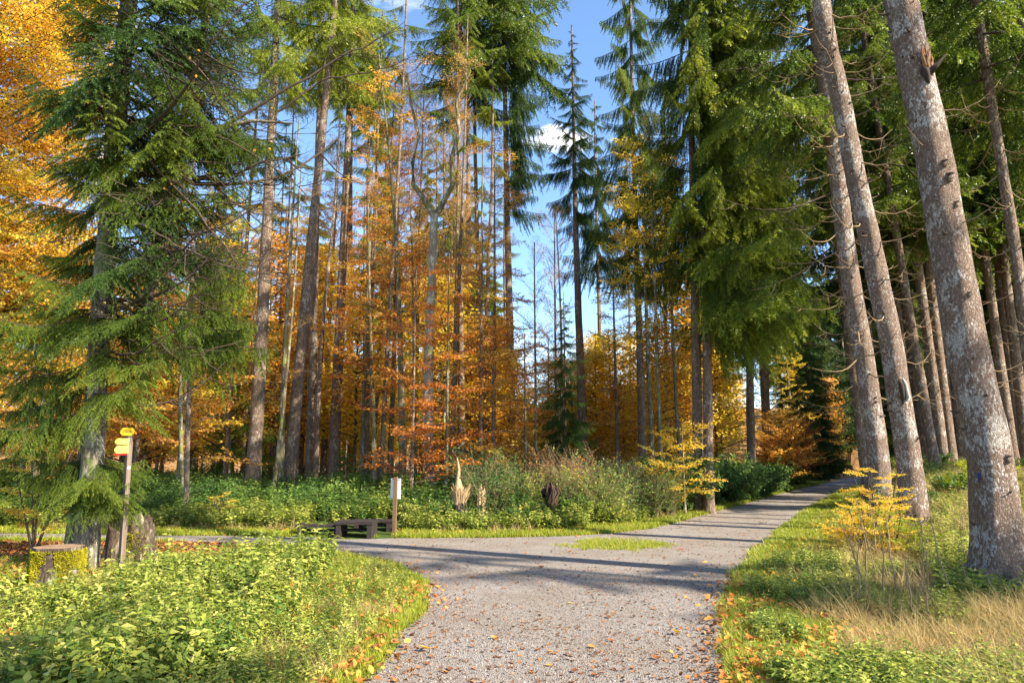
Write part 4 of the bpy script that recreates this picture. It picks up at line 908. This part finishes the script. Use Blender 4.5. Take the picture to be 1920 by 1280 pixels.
def herb(h, seed, m_=HB, leaf=.06, pairs=6, stems=3):
    r = np.random.default_rng(seed); mb = MB(); P = []; D = []; Ln = []; c = []
    for k in range(stems):
        a = r.random()*6.28; hh_ = h*(.6+.6*r.random()); ln_ = .35*r.random(); b0 = r.normal(size=2)*.04; t = np.linspace(0, 1, 5)
        Q = np.stack([b0[0]+cos(a)*ln_*hh_*t**2, b0[1]+sin(a)*ln_*hh_*t**2, hh_*t], 1); mb.tube(Q, np.linspace(.003, .0015, 5), 3, 0, cap=False, c=r.random()); cc = r.random()
        for j_ in range(pairs):
            tt = .2+.8*(j_+1)/pairs; B = np.array([np.interp(tt, t, Q[:, i_]) for i_ in range(3)]); aa = a+j_*1.35+r.normal()*.3
            for sg in (0, pi):
                P.append(B); D.append(unit(np.array([cos(aa+sg), sin(aa+sg), .7-.9*r.random()]))); Ln.append(leaf*(1.25-.5*tt)*(.7+.5*r.random())); c.append(np.clip(cc*.6+.4*tt*r.random()+.1, 0, 1))
    P = np.array(P); D = np.array(D); Ln = np.array(Ln); mb.leaves(P, D, unit(np.array([0, 0, 1.])+r.normal(size=P.shape)*.35), Ln, Ln*.52, 0, np.array(c), .5, .3)
    return mb.mesh('herb', [m_])
def fern(h, seed, m_=HD):
    r = np.random.default_rng(seed); mb = MB()
    for k in range(7):
        a = k*.9+r.random()*.4; s = np.linspace(0, 1, 16); l = h*(.8+.4*r.random()); Q = np.stack([cos(a)*l*.8*s, sin(a)*l*.8*s, l*(1.1*s-.75*s*s)], 1); mb.tube(Q[::3], np.linspace(.004, .001, 6), 3, 0, cap=False)
        T = unit(np.gradient(Q, axis=0)); sd = unit(np.cross(T, [0, 0, 1.]))
        for sg in (-1, 1):
            D = unit(sd*sg+T*.35+[0, 0, -.1]); wd = l*.24*np.sin(np.clip(s*1.05+.12, 0, 1)*pi)**.8
            mb.quads_(Q[1:-1], D[1:-1], np.repeat([[0, 0, 1.]], 14, 0), wd[1:-1]+.01, np.full(14, l*.055), 0, np.full(14, r.random()))
    return mb.mesh('fern', [m_])
def maple_leaf(sz, seed, m_=FL, lobes=5, c=None):
    r = np.random.default_rng(seed); n = lobes*2+1; mb = MB(); V = [(0, 0, .012)]
    for k in range(n):
        a = -2.5+5.0*k/(n-1); rad = sz*((1.0-.25*abs(a)/2.5) if k % 2 else .55)*(.85+.3*r.random()); V.append((rad*cos(a), rad*sin(a), sz*(.25*r.random()*(rad/sz)**2)+.004))
    mb.add(V, [[0, k, k+1] for k in range(1, n)], None, 0, r.random() if c is None else c); mb.tube([(0, 0, .012), (-.6*sz, .05*sz, .01)], [.002, .001], 3, 0, cap=False); return mb.mesh('leaf', [m_])
def oval_leaf(sz, seed, m_=FL):
    r = np.random.default_rng(seed); mb = MB(); k = r.random(); cu = .3+.5*r.random(); V = []
    for i_ in range(5):
        t = i_/4; w_ = .32*math.sin(pi*min(1, t*.9+.07))**.8*sz; z = cu*sz*(t-.5)**2+.004
        V += [((t-.5)*sz, -w_, z+cu*w_*.8), ((t-.5)*sz, 0, z), ((t-.5)*sz, w_, z+cu*w_*.8)]
    mb.add(V, None, [[3*a+b_, 3*a+3+b_, 3*a+4+b_, 3*a+1+b_] for a in range(4) for b_ in (0, 1)], 0, r.random()); return mb.mesh('leaf', [m_])

rng = np.random.default_rng(99)
TUFT = [tuft(14, .085, .07, .006, .7, k) for k in range(4)]
TUFTM = [tuft(14, .14, .12, .014, .6, k+4, 2) for k in range(3)]
DRY = [tuft(26, .32, .09, .005, 1.05, k+10, 5, GD) for k in range(4)]
DRYM = [tuft(26, .5, .14, .013, .9, k+20, 4, GD) for k in range(3)]
HERB = [herb(.2+.055*k, k, leaf=.08, pairs=6) for k in range(6)]+[herb(.3, k+50, HD, leaf=.07, pairs=5) for k in range(2)]
HERBM = [herb(.4+.06*k, k+9, HD, .1, 6, 5) for k in range(4)]
HERBB = [herb(.3+.05*k, k+19, HB, .09, 6, 4) for k in range(3)]
FERN = [fern(.5, k) for k in range(3)]
LEAF = [oval_leaf(.075, k) for k in range(4)]+[oval_leaf(.07, k+30, FB) for k in range(3)]+[maple_leaf(.05, k) for k in range(3)]
LEAFB = [oval_leaf(.08, k+8, FB) for k in range(5)]
pg = np.array([gpix(*p) for p in ((640, 1400), (440, 1280), (520, 1150), (600, 1075), (628, 1036), (570, 1040), (460, 1064), (330, 1088), (240, 1112), (190, 1150), (150, 1172), (0, 1172), (-300, 1190), (-900, 1400))])   # herb bed, left foreground
def herbbed(x, y): return inside(x+.25*(vnoise(x, y, 2, 5)-.5), y+.3*(vnoise(x, y, 2, 6)-.5), pg)
xr_ = lambda y: np.interp(y, rt_line[:, 1], rt_line[:, 0])
def put(name, label, cat, meshes, z, sc=1.0, tilt=.15, var=.3, grow=0.0, dz=0):
    x, y, d, h_ = z; n = len(x); s = sc*(1-var+2*var*rng.random(n))*(1 if name != 'herb_bed' else .55+.9*vnoise(x, y, 1.5, 60))*(1+grow*(y/6-1).clip(0)); return scatter(name, label, cat, meshes, np.stack([x, y, h_+dz], 1), rots(n, tilt), s)
# short grass: verges of the path, near and far
put('short_grass', 'short green grass on the verges of the gravel path', 'grass', TUFT, zone(46000, 2.6, 11, lambda x, y, d: (d > .02) & ~herbbed(x, y) & (vnoise(x, y, 1.1, 8)+.35*rng.random(len(x)) > .35-.5*(d < .6)) & ((x < xr_(y)) | ((d < 4) & (rng.random(len(x)) > .5*(d > .8))))), grow=.05)
put('verge_grass', 'bright green grass strip along the far side of the path', 'grass', TUFTM, zone(36000, 10, 60, lambda x, y, d: (d > .02) & (d < np.where(x > xr_(y)-.2, 3.2, 1.3)+.6*vnoise(x, y, .8, 3)) & ~((x < -3.2) & (y < 14.4))), sc=.75, grow=.05)
put('path_grass', 'thin green grass growing in from the edge of the gravel by the fork', 'grass', TUFT, zone(2600, 8, 18, lambda x, y, d: (d < 0) & (np.hypot((x-2.1)/1.6, (y-14.0)/1.5)+.5*rng.random(len(x))+.5*vnoise(x, y, 3, 1) < 1.0), -.1, .35), sc=.9)
put('dry_grass', 'long straw coloured grass around the leaning spruces', 'grass', DRY, zone(3400, 3.2, 15, lambda x, y, d: (x > xr_(y)) & (d > .5+1.0*vnoise(x, y, 1.2, 9)) & (vnoise(x, y, 1.1, 12)+.35*rng.random(len(x)) > .50)), tilt=.3, var=.5, sc=.85, grow=.03)
put('far_dry_grass', 'straw coloured grass deeper in on the right bank', 'grass', DRYM, zone(3600, 11, 45, lambda x, y, d: (x > xr_(y)) & (d > 1.0+.06*y)), tilt=.2, sc=.8)
put('dry_grass_fringe', 'sparse straw coloured grass on the far verge', 'grass', DRYM, zone(2600, 14, 40, lambda x, y, d: (x < xr_(y)) & (d > .6) & (y > 14) & (vnoise(x, y, .5, 48) > .45)), tilt=.2, sc=.6)
put('herb_bed', 'dense pale green herbs covering the left foreground', 'ground cover', HERB, zone(15000, 2.6, 11.5, lambda x, y, d: herbbed(x, y) & (d > .1), -1.0, .1), tilt=.3, var=.45, sc=.72, grow=.03)
put('tall_herbs', 'taller pale green herbs at the far tip of the herb bed', 'ground cover', HERB, zone(420, 7.5, 12, lambda x, y, d: herbbed(x, y) & (x > -4.6) & (y > 8.6), -.6, -.2), sc=1.15)
put('verge_straw', 'scattered straw coloured blades in the left verge', 'grass', DRY, zone(420, 2.8, 11, lambda x, y, d: (x < xr_(y)) & ~herbbed(x, y) & (d > .25) & (vnoise(x, y, 1.3, 51) > .45), -.6, .1), sc=.6, tilt=.35)
put('herb_bed_grass', 'long green and straw coloured grass blades standing in the herb bed', 'grass', TUFTM+DRY, zone(900, 2.8, 11, lambda x, y, d: herbbed(x, y) & (vnoise(x, y, 1.6, 49) > .5), -1, .1), sc=1.0, tilt=.3)
put('herb_patches', 'green herbs in the grass of the right foreground', 'ground cover', HERB, zone(6500, 2.8, 12, lambda x, y, d: (x > xr_(y)) & (d > .3) & ((vnoise(x, y, 1.0, 22) > .5) | ((y < 5.6) & (d > .7))), .1, .95), sc=.55, var=.45, tilt=.2)
put('left_verge_herbs', 'sparse herbs among the grass left of the path', 'ground cover', HERB, zone(1500, 2.8, 12, lambda x, y, d: (x < 0) & ~herbbed(x, y) & (d > .3), -.6, .1), sc=.5, tilt=.2)
put('undergrowth', 'dark green undergrowth beyond the left road', 'undergrowth', HERBM, zone(15000, 14.5, 48, lambda x, y, d: (d > 1.4+.6*rng.random(len(x))) & (x < xr_(y)) & (vnoise(x, y, .35, 31)+.3*rng.random(len(x)) > .3), -.95, .6), grow=.02)
put('bright_undergrowth', 'light green herbs at the front of the undergrowth', 'undergrowth', HERBB, zone(3600, 14.2, 30, lambda x, y, d: (d > .9) & (d < 3.2) & (x < xr_(y)), -.95, .6))
put('bank_undergrowth', 'green and yellowing herbs under the trees on the right bank', 'undergrowth', HERBB, zone(4600, 8, 45, lambda x, y, d: (x > xr_(y)) & (d > 2.0+.05*y), .2, .95), sc=.8)
put('ferns', 'green ferns in the undergrowth', 'ferns', FERN, zone(900, 15, 34, lambda x, y, d: (d > 1.2) & (x < xr_(y)), -.9, .5), sc=.95)
litter = lambda x, y, d: (d > -.15) & ~herbbed(x, y)
put('leaf_litter', 'fallen orange leaves lying in the grass', 'fallen leaves', LEAF, zone(10500, 2.6, 14, lambda x, y, d: litter(x, y, d) & (rng.random(len(x)) < np.where(d < .1, .3, .8)) & ((d < 2.8) | (rng.random(len(x)) < .45)) & (vnoise(x, y, 1.3, 14) > .25)), tilt=.45, grow=.02, dz=.065, sc=.85)
put('brown_litter', 'red brown leaf litter under the fir and before the left road', 'fallen leaves', LEAFB, zone(11000, 9, 15, lambda x, y, d: (d > .05) & (x < -2.8) & ~herbbed(x, y), -.95, -.15), tilt=.4, dz=.02)
put('far_litter', 'orange leaf litter on the woodland floor', 'fallen leaves', LEAF, zone(12000, 14, 60, lambda x, y, d: d > .5), sc=1.6, tilt=.4, dz=.05)
put('herb_bed_leaves', 'a few yellow and orange leaves caught in the herbs', 'fallen leaves', LEAF, zone(1100, 2.8, 11, lambda x, y, d: (vnoise(x, y, 1.4, 47) > .45) & herbbed(x, y), -1, .1), sc=.95, tilt=.6, dz=.17)
put('edge_litter', 'trodden brown and orange leaves gathered along the edges of the gravel', 'fallen leaves', LEAFB+LEAF, zone(5200, 2.8, 26, lambda x, y, d: (d > -.45*rng.random(len(x))**1.5) & (d < .5) & (vnoise(x, y, 1.1, 41) > .35)), sc=.45, tilt=.45, var=.5, dz=.02)
put('path_litter', 'small brown leaf scraps and needles strewn on the gravel', 'leaf scraps', LEAFB, zone(5200, 2.6, 40, lambda x, y, d: (d < -.02) & (vnoise(x, y, .9, 43)+.4*rng.random(len(x)) > .45)), sc=.36, tilt=.3, var=.5, dz=.014)
def pebble(seed):
    r = np.random.default_rng(seed); bm_ = bmesh.new(); bmesh.ops.create_icosphere(bm_, subdivisions=1, radius=.011)
    for v in bm_.verts: v.co *= .75+.5*r.random(); v.co.z *= .6
    me_ = bpy.data.meshes.new('pebble'); bm_.to_mesh(me_); bm_.free(); me_.materials.append(PEB); return me_
PEB = leaf_mat('pebbles', [(0, (.12, .10, .09)), (.6, (.22, .19, .17)), (1, (.38, .34, .31))], 0, .9, .05)
put('pebbles', 'loose grey stones of the gravel path', 'gravel', [pebble(k) for k in range(4)], zone(26000, 2.6, 11, lambda x, y, d: d < .05), tilt=2, sc=.55, var=.5, dz=.015)
# single fallen leaves on the path
x, y, d, h_ = zone(160, 3.3, 17, lambda x, y, d: d < -.05, -.35, .5)
for k in range(len(x)):
    o = link('fallen_leaf', random.choice(LEAF), None, (x[k], y[k], .018)); o.rotation_euler = (random.uniform(-.25, .25), random.uniform(-.25, .25), random.random()*6.28); s_ = random.uniform(.5, 1.0)*(1+.05*max(0, y[k]-6)); o.scale = (s_,)*3
    tag(o, 'small fallen orange or brown leaf lying on the gravel path', 'fallen leaf', 'fallen leaves on the gravel path')
MLY = leaf_mat('maple_leaf_yellow', [(0, (.75, .55, .02)), (1, (.8, .62, .05))], .2)
MLO = leaf_mat('leaf_amber', [(0, (.55, .28, .02)), (1, (.62, .34, .03))], .2)
for (px, py, me_, sc, lb, m_) in ((687, 1250, maple_leaf(.07, 1, MLY, 7, .5), 1.3, 'large bright yellow maple leaf at the left edge of the path', None), (797, 1224, oval_leaf(.09, 2, MLO), 1.3, 'amber oval leaf on the gravel right of the yellow maple leaf', None), (372, 1196, maple_leaf(.07, 4, MLY, 5, .5), 1.1, 'yellow leaf resting on the green herbs in the left foreground', None),
                                  (1268, 1193, oval_leaf(.08, 5, MLO), 1.2, 'curled orange leaf near the right edge of the path', None), (222, 1248, maple_leaf(.06, 7, FL, 5, .4), 1.2, 'red brown leaf lying on the herbs at the lower left', None), (1708, 1240, maple_leaf(.08, 8, FL, 5, .5), 1.4, 'large orange leaf in the grass at the lower right', None)):
    gx, gy = gpix(px, py); z = .035 if px > 640 else .3
    if px < 640: gx, gy = gpix(px, py, .3)
    if px > 1500: z = float(height(gx, gy))+.08
    o = link('fallen_leaf', me_, None, (gx, gy, z)); o.scale = (sc,)*3; o.rotation_euler = (.25, -.1, random.random()*6); tag(o, lb, 'fallen leaf')

# ---------------------------------------------------------------- trail signpost
PW = wood('grey_post_wood', (.10, .075, .055), (.22, .165, .125), (40, 40, 2)); YEL = plain('yellow_paint', (.80, .55, .03), .45, .04); YEL2 = plain('pale_yellow_paint', (.86, .74, .16), .45, .04); RED = plain('red_paint', (.6, .03, .02), .45); WHT = plain('white_paint', (.8, .8, .76), .5, .04); AMB = plain('amber_letters', (.35, .18, .01), .6)
sx = wx(226, 10.3, 0); sz0 = float(height(sx, 10.3))
sp = empty('trail_signpost', (sx, 10.3, sz0), 'square wooden trail signpost with three yellow direction boards beside the large fir', 'signpost')
sp.rotation_euler = (0, R(-3.2), R(-32))
hp = pix(232, 800, 10.3)[2]-sz0
ztop_ = pix(232, 838, 10.3)[2]-sz0
mb = MB(); mb.box((-.034, -.034, -.2), (.034, .034, hp-.10)); mb.build('post', [PW], sp, smooth=False)
def board(z, h, x0, x1, point, m_, yoff, rz, tilt=0):
    mb = MB(); t = .012; out = []
    P = [(x0, 0), (x1, 0), (x1, h), (x0, h)]
    if point == 'L': P = [(x0+.035, 0), (x1, 0), (x1, h), (x0+.035, h), (x0, h*.66), (x0, h*.34)]
    if point == 'B': P = [(x0+.035, 0), (x1-.035, 0), (x1, h*.33), (x1, h*.67), (x1-.035, h), (x0+.035, h), (x0, h*.67), (x0, h*.33)]
    n = len(P); V = [(a, 0, b_) for a, b_ in P]+[(a, t, b_) for a, b_ in P]
    mb.add(V, [[0, k, k+1] for k in range(1, n-1)]+[[n, n+k+1, n+k] for k in range(1, n-1)], [[k, k+n, (k+1) % n+n, (k+1) % n] for k in range(n)])
    o = mb.build('direction_board', [m_], sp, smooth=False); o.location = (0, yoff, z); o.rotation_euler = (0, tilt, rz); return o
RZ = R(28)
b1 = board(hp-.125, .115, -.10, .115, 'B', YEL, -.056, RZ, R(5))
mb = MB(); mb.box((-.02, -.004, .05), (.085, -.001, .066)); mb.build('lettering', [AMB], b1, smooth=False)
b2 = board(hp-.262, .095, -.165, .045, 'L', YEL2, -.062, RZ, R(4)); b3 = board(hp-.385, .11, -.165, .045, 'L', YEL2, -.058, RZ, R(1))
mb = MB(); mb.box((-.16, -.005, -.028), (.04, .012, -.001)); o = mb.build('red_stripe', [RED], b3, smooth=False)
mb = MB(); mb.box((-.172, .016, -.03), (-.11, .03, .07)); mb.build('dark_side_board', [plain('dark_plate', (.03, .035, .06), .6)], sp, smooth=False).location = (0, -.03, hp-.40)
mb = MB(); a_ = np.arange(12)*pi/6; mb.add([(.0355, .0+.022*cos(q_), .022*sin(q_)) for q_ in a_], [[0, k, k+1] for k in range(1, 11)]); mb.build('pale_waymark', [WHT], sp, smooth=False).location = (0, 0, hp-.60)

# ---------------------------------------------------------------- white notice board on a post
nx_, ny_ = wx(739, 15.9, 0), 15.9; nz0 = float(height(nx_, ny_)); nb = empty('notice_board', (nx_, ny_, nz0), 'white two panel notice board on a thin brown post behind the benches', 'notice board')
nh = pix(739, 894, ny_)[2]-nz0
mb = MB(); mb.box((-.04, -.035, -.2), (.04, .035, nh)); mb.build('post', [wood('brown_post_wood', (.08, .045, .025), (.21, .125, .07), (40, 40, 2))], nb, smooth=False)
PAN = plain('white_panel', (.74, .76, .78), .35, .03); FRM = plain('grey_frame', (.42, .44, .46), .5)
for (x0, x1) in ((-.125, -.02), (.02, .105)):
    mb = MB(); mb.box((x0, -.0, nh-.49), (x1, .02, nh-.03)); p_ = mb.build('panel', [PAN], nb, smooth=False); p_.location = (0, .037, 0)
    mb = MB(); mb.box((x0, -.012, nh-.055), (x1, -.002, nh-.03)); mb.box((x0, -.012, nh-.49), (x1, -.002, nh-.47)); mb.build('frame_bar', [FRM], p_, smooth=False)
mb = MB(); mb.tube([(-.05, -.012, nh-.27), (-.05, .0, nh-.27)], .012, 8); mb.build('bolt', [FRM], p_, smooth=False)
nb.rotation_euler[2] = R(-8)

# ---------------------------------------------------------------- low dark benches with a table
BW = wood('black_stained_wood', (.012, .009, .009), (.04, .03, .028), (6, 60, 60))
def bench(label, px0, px1, Y, pyt, wd, name, cat, legs=(.1, .9), th=.05):
    x0 = wx(px0, Y, .3); x1 = wx(px1, Y, .3); z0 = float(height((x0+x1)/2, Y)); zt = pix((px0+px1)/2, pyt, Y)[2]-z0; l = x1-x0
    e = empty(name, (x0, Y, z0), label, cat)
    for k in range(3):
        mb = MB(); mb.box((0, k*wd/3+.008, zt-th), (l, (k+1)*wd/3-.008, zt+random.uniform(-.004, .004))); mb.build('plank', [BW], e, smooth=False)
    for q_ in legs:
        mb = MB(); mb.box((l*q_-.05, .02, -.1), (l*q_+.05, wd-.02, zt-th-.001)); mb.build('leg', [BW], e, smooth=False)
    mb = MB(); mb.box((l*.1, wd*.4, zt*.35), (l*.9, wd*.6, zt*.35+.06)); mb.build('stretcher', [BW], e, smooth=False)
    return e
bench('low black bench with thick legs, left end of the picnic place', 553, 640, 15.7, 984, .42, 'bench', 'bench')
bench('low black table between the two benches', 625, 698, 15.2, 978, .7, 'picnic_table', 'table', (.12, .92), .06)
bench('black bench reaching to the notice board post', 660, 736, 16.9, 975, .4, 'bench', 'bench')

# ---------------------------------------------------------------- stumps
MOSS = leaf_mat('moss', [(0, (.12, .115, .012)), (.5, (.32, .29, .015)), (1, (.48, .42, .03))], .1, .1, .05)
SBK = bark('stump_bark', (.05, .035, .025), (.12, .085, .06), (.22, .17, .12), (.4, .38, .3), (14, 14, 5), .03, .6)
END = wood('sawn_wood', (.12, .075, .045), (.30, .20, .12), (9, 9, 9))
def stump(name, label, px, Y, r, h, mats, seed, jag=0.0, rim=None, flare=1.4, sq=1.0):
    x = wx(px, Y, 0); z = float(height(x, Y)); e = empty(name, (x, Y, z-.08), label, 'tree stump')
    sd = 40; an = np.arange(sd)*2*pi/sd; t = np.linspace(0, 1, 16); r_ = np.random.default_rng(seed)
    ht = h+.08+jag*h*(np.sin(an*2+seed)*.5+np.sin(an*5+seed*2)*.3+r_.normal(size=sd)*.12)
    lob = 1+(flare-1)*np.exp(-t*3)[:, None]*(1+.6*np.cos(an*5+seed))[None]+.05*np.sin(an*7+seed*3)[None]+.03*np.sin(an*11+t[:, None]*9)
    rr_ = r*lob; V = np.stack([rr_*np.cos(an), rr_*np.sin(an)*sq, t[:, None]*ht[None]], -1)
    i = np.arange(15)[:, None]*sd; j = np.arange(sd)[None]; k = (j+1) % sd; mb = MB(); mb.add(V.reshape(-1, 3), None, np.stack([i+j, i+k, i+sd+k, i+sd+j], -1).reshape(-1, 4)); mb.build('bark', [mats[0]], e)
    mb = MB(); top = V[-1]*[.97, .97, 1]; cen = top.mean(0); cen[2] -= jag*h*.4; inner = cen+(top-cen)*[.5, .5, 1]*1.0; inner[:, 2] = (top[:, 2]+cen[2])/2+r_.normal(size=sd)*.004
    mb.add(np.concatenate([top, inner, [cen]]), [[sd+a, sd+(a+1) % sd, 2*sd] for a in range(sd)], [[a, (a+1) % sd, sd+(a+1) % sd, sd+a] for a in range(sd)]); mb.build('cut_top' if jag == 0 else 'broken_top', [mats[1]], e)
    return e, V
e, V = stump('mossy_tree_stump', 'sawn tree stump thickly covered in yellow moss at the left', 102, 9.3, .29, .52, [SBK, END], 1, flare=1.22)
r_ = np.random.default_rng(4); pts = V.reshape(-1, 3); n = 26000; a = r_.random(n)*2*pi; zz = .03+.53*r_.random(n); rad_ = .29*(1+.22*np.exp(-zz*7)*(1+.6*np.cos(a*5+1))+.05*np.sin(a*7+3)+.03*np.sin(a*11+zz/.58*9))
kp = (vnoise(a*2.2, zz*9, 1, 3) > .18)&(~((np.abs(a-4.95) < .22+.2*vnoise(a*5, zz*20, 1, 8)) & (zz < .42))); P = np.stack([rad_*np.cos(a), rad_*np.sin(a), zz], 1)[kp]; D = unit(np.stack([np.cos(a), np.sin(a), .2+0*a], 1)[kp]+r_.normal(size=(kp.sum(), 3))*.6)
mb = MB(); mb.needles(P, D, rperp(D), .026, .02, 0, vnoise(a*3, zz*14, 1, 5)[kp]*.6+.4*r_.random(kp.sum())); tag(mb.build('moss', [MOSS], e), kind='stuff')
e, V = stump('broken_tree_stump', 'dark broken stump with moss on its face behind the signpost', 256, 11.4, .2, .68, [SBK, DARKW], 4, .28, flare=1.7)
n = 4200; a = r_.random(n)*2*pi; zz = .1+.5*r_.random(n); rad_ = .203*(1+.7*np.exp(-zz/.75*3)*(1+.6*np.cos(a*5+4))+.05*np.sin(a*7+12)); kp = (np.abs(a-4.9) < .65+.2*vnoise(a*5, zz*20, 1, 8)); P = np.stack([rad_*np.cos(a), rad_*np.sin(a), zz], 1)[kp]; D = unit(np.stack([np.cos(a), np.sin(a), .2+0*a], 1)[kp]+r_.normal(size=(kp.sum(), 3))*.6)
mb = MB(); mb.needles(P, D, rperp(D), .024, .014, 0, r_.random(kp.sum())*.5); tag(mb.build('moss', [MOSS], e), kind='stuff')
stump('tree_stump', 'narrow grey stump immediately left of the signpost foot', 214, 11.3, .13, .52, [SBK, DARKW], 7, .15, flare=1.6)
# splintered snag in the thicket
SNAG = wood('weathered_splinters', (.24, .15, .07), (.55, .40, .22), (30, 30, 3)); 
Y = 17.0; x = wx(862, Y, .5); z = float(height(x, Y)); e = empty('broken_snag', (x, Y, z-.1), 'pale splintered tree snag with one tall curved spike in front of the rust leaves', 'tree stump')
mb = trunk_mb([(0, 0, 0), (0, 0, .5), (.02, 0, .95)], .20, .13, 1.3, 18, 10, .05); mb.build('bark', [SBK], e)
zs = lambda py: pix(862, py, Y)[2]-z+.1
mb = MB(); mb.tube([(-.02, -.02, zs(945)), (-.03, -.04, zs(915)), (-.045, -.04, zs(895)), (-.03, -.03, zs(880)), (-.06, -.02, zs(866)), (-.085, -.01, zs(858))], [.14, .11, .05, .035, .025, .006], 9); mb.build('spike', [SNAG], e)
mb = MB(); r2 = random.Random(3)
for k in range(90):
    a = r2.uniform(-3.0, .2); h0 = zs(945)+r2.random()*.2; p0 = np.array([.12*cos(a), .12*sin(a)-.03, h0]); d_ = np.array([.12*cos(a)+.02, .12*sin(a)*.5, .16+.2*r2.random()]); mb.tube([p0, p0+d_*.5+[0, 0, .02], p0+d_], [.012, .010, .002], 4, cap=False)
mb.build('splinters', [SNAG], e)
Y = 17.1; x = wx(902, Y, .5); z = float(height(x, Y)); e = empty('broken_snag', (x, Y, z-.1), 'short split stump right of the splintered snag', 'tree stump'); zs = lambda py: pix(902, py, Y)[2]-z+.1
mb = MB()
for k in range(5): mb.tube([(-.08+k*.04, -.02*(k % 2), .0), (-.075+k*.038, -.02*(k % 2), zs(925)), (-.07+k*.036, 0, zs(914)+.05*(k % 3))], [.035, .03, .012], 6)
mb.build('splinters', [SNAG], e)
# upturned root plate
Y = 17.3; x = wx(1036, Y, .5); z = float(height(x, Y)); e = empty('root_plate', (x, Y+.25, z-.45), 'dark red brown root clump half hidden in the thicket', 'root clump')
mb = MB()
for k in range(46):
    a = r2.random()*6.28; q_ = r2.random(); mb.tube([(0.02*cos(a), .02*sin(a), .75), (.14*cos(a)*(.5+q_), .14*sin(a), 1.0), (.2*cos(a+.5)*(.4+q_), .14*sin(a), 1.2+.12*r2.random()), (.1*cos(a), .1*sin(a), 1.42+.1*r2.random())], [.02, .03, .022, .006], 5, cap=False)
mb.tube([(0, 0, -.1), (.02, 0, .4), (0, 0, .8)], [.03, .025, .03], 6); mb.build('roots', [wood('red_roots', (.03, .02, .012), (.09, .05, .03))], e)
# roots at the foot of the big spruce and upright bare shoots by the trunks
random.seed(101)
mb = MB(); bx_, by_, bz_ = big.base
for (a, l) in ((-2.6, 1.1), (-1.9, .8), (-1.2, .9), (-.3, .8), (2.6, .9)):
    s = np.linspace(0, 1, 8); mb.tube(np.stack([(.22+l*s)*np.cos(a+.15*np.sin(s*4)), (.22+l*s)*sin(a), .34*(1-s)**1.6+.12-.06*s], 1), .13*(1-s)**.8+.03, 9)
mb.build('surface_root', [BK], big.e)
mbs = [dead_branch(1.3, 40+k, .06, 3).mesh('bare_shoot', [TWT]) for k in range(3)]
for k in range(26):
    px = random.uniform(1600, 1930); Y = random.uniform(7, 13); x = wx(px, Y, .3); z = float(height(x, Y)); o = link('bare_shoot', mbs[k % 3], None, (x, Y, z)); s_ = random.uniform(.5, 1.0); o.scale = (s_, s_, s_); o.rotation_euler = (0, -pi/2+random.uniform(-.25, .25), random.random()*6.3)
    tag(o, 'thin bare shoot standing in the dry grass by the leaning spruces', 'twig', 'bare shoots in the dry grass')
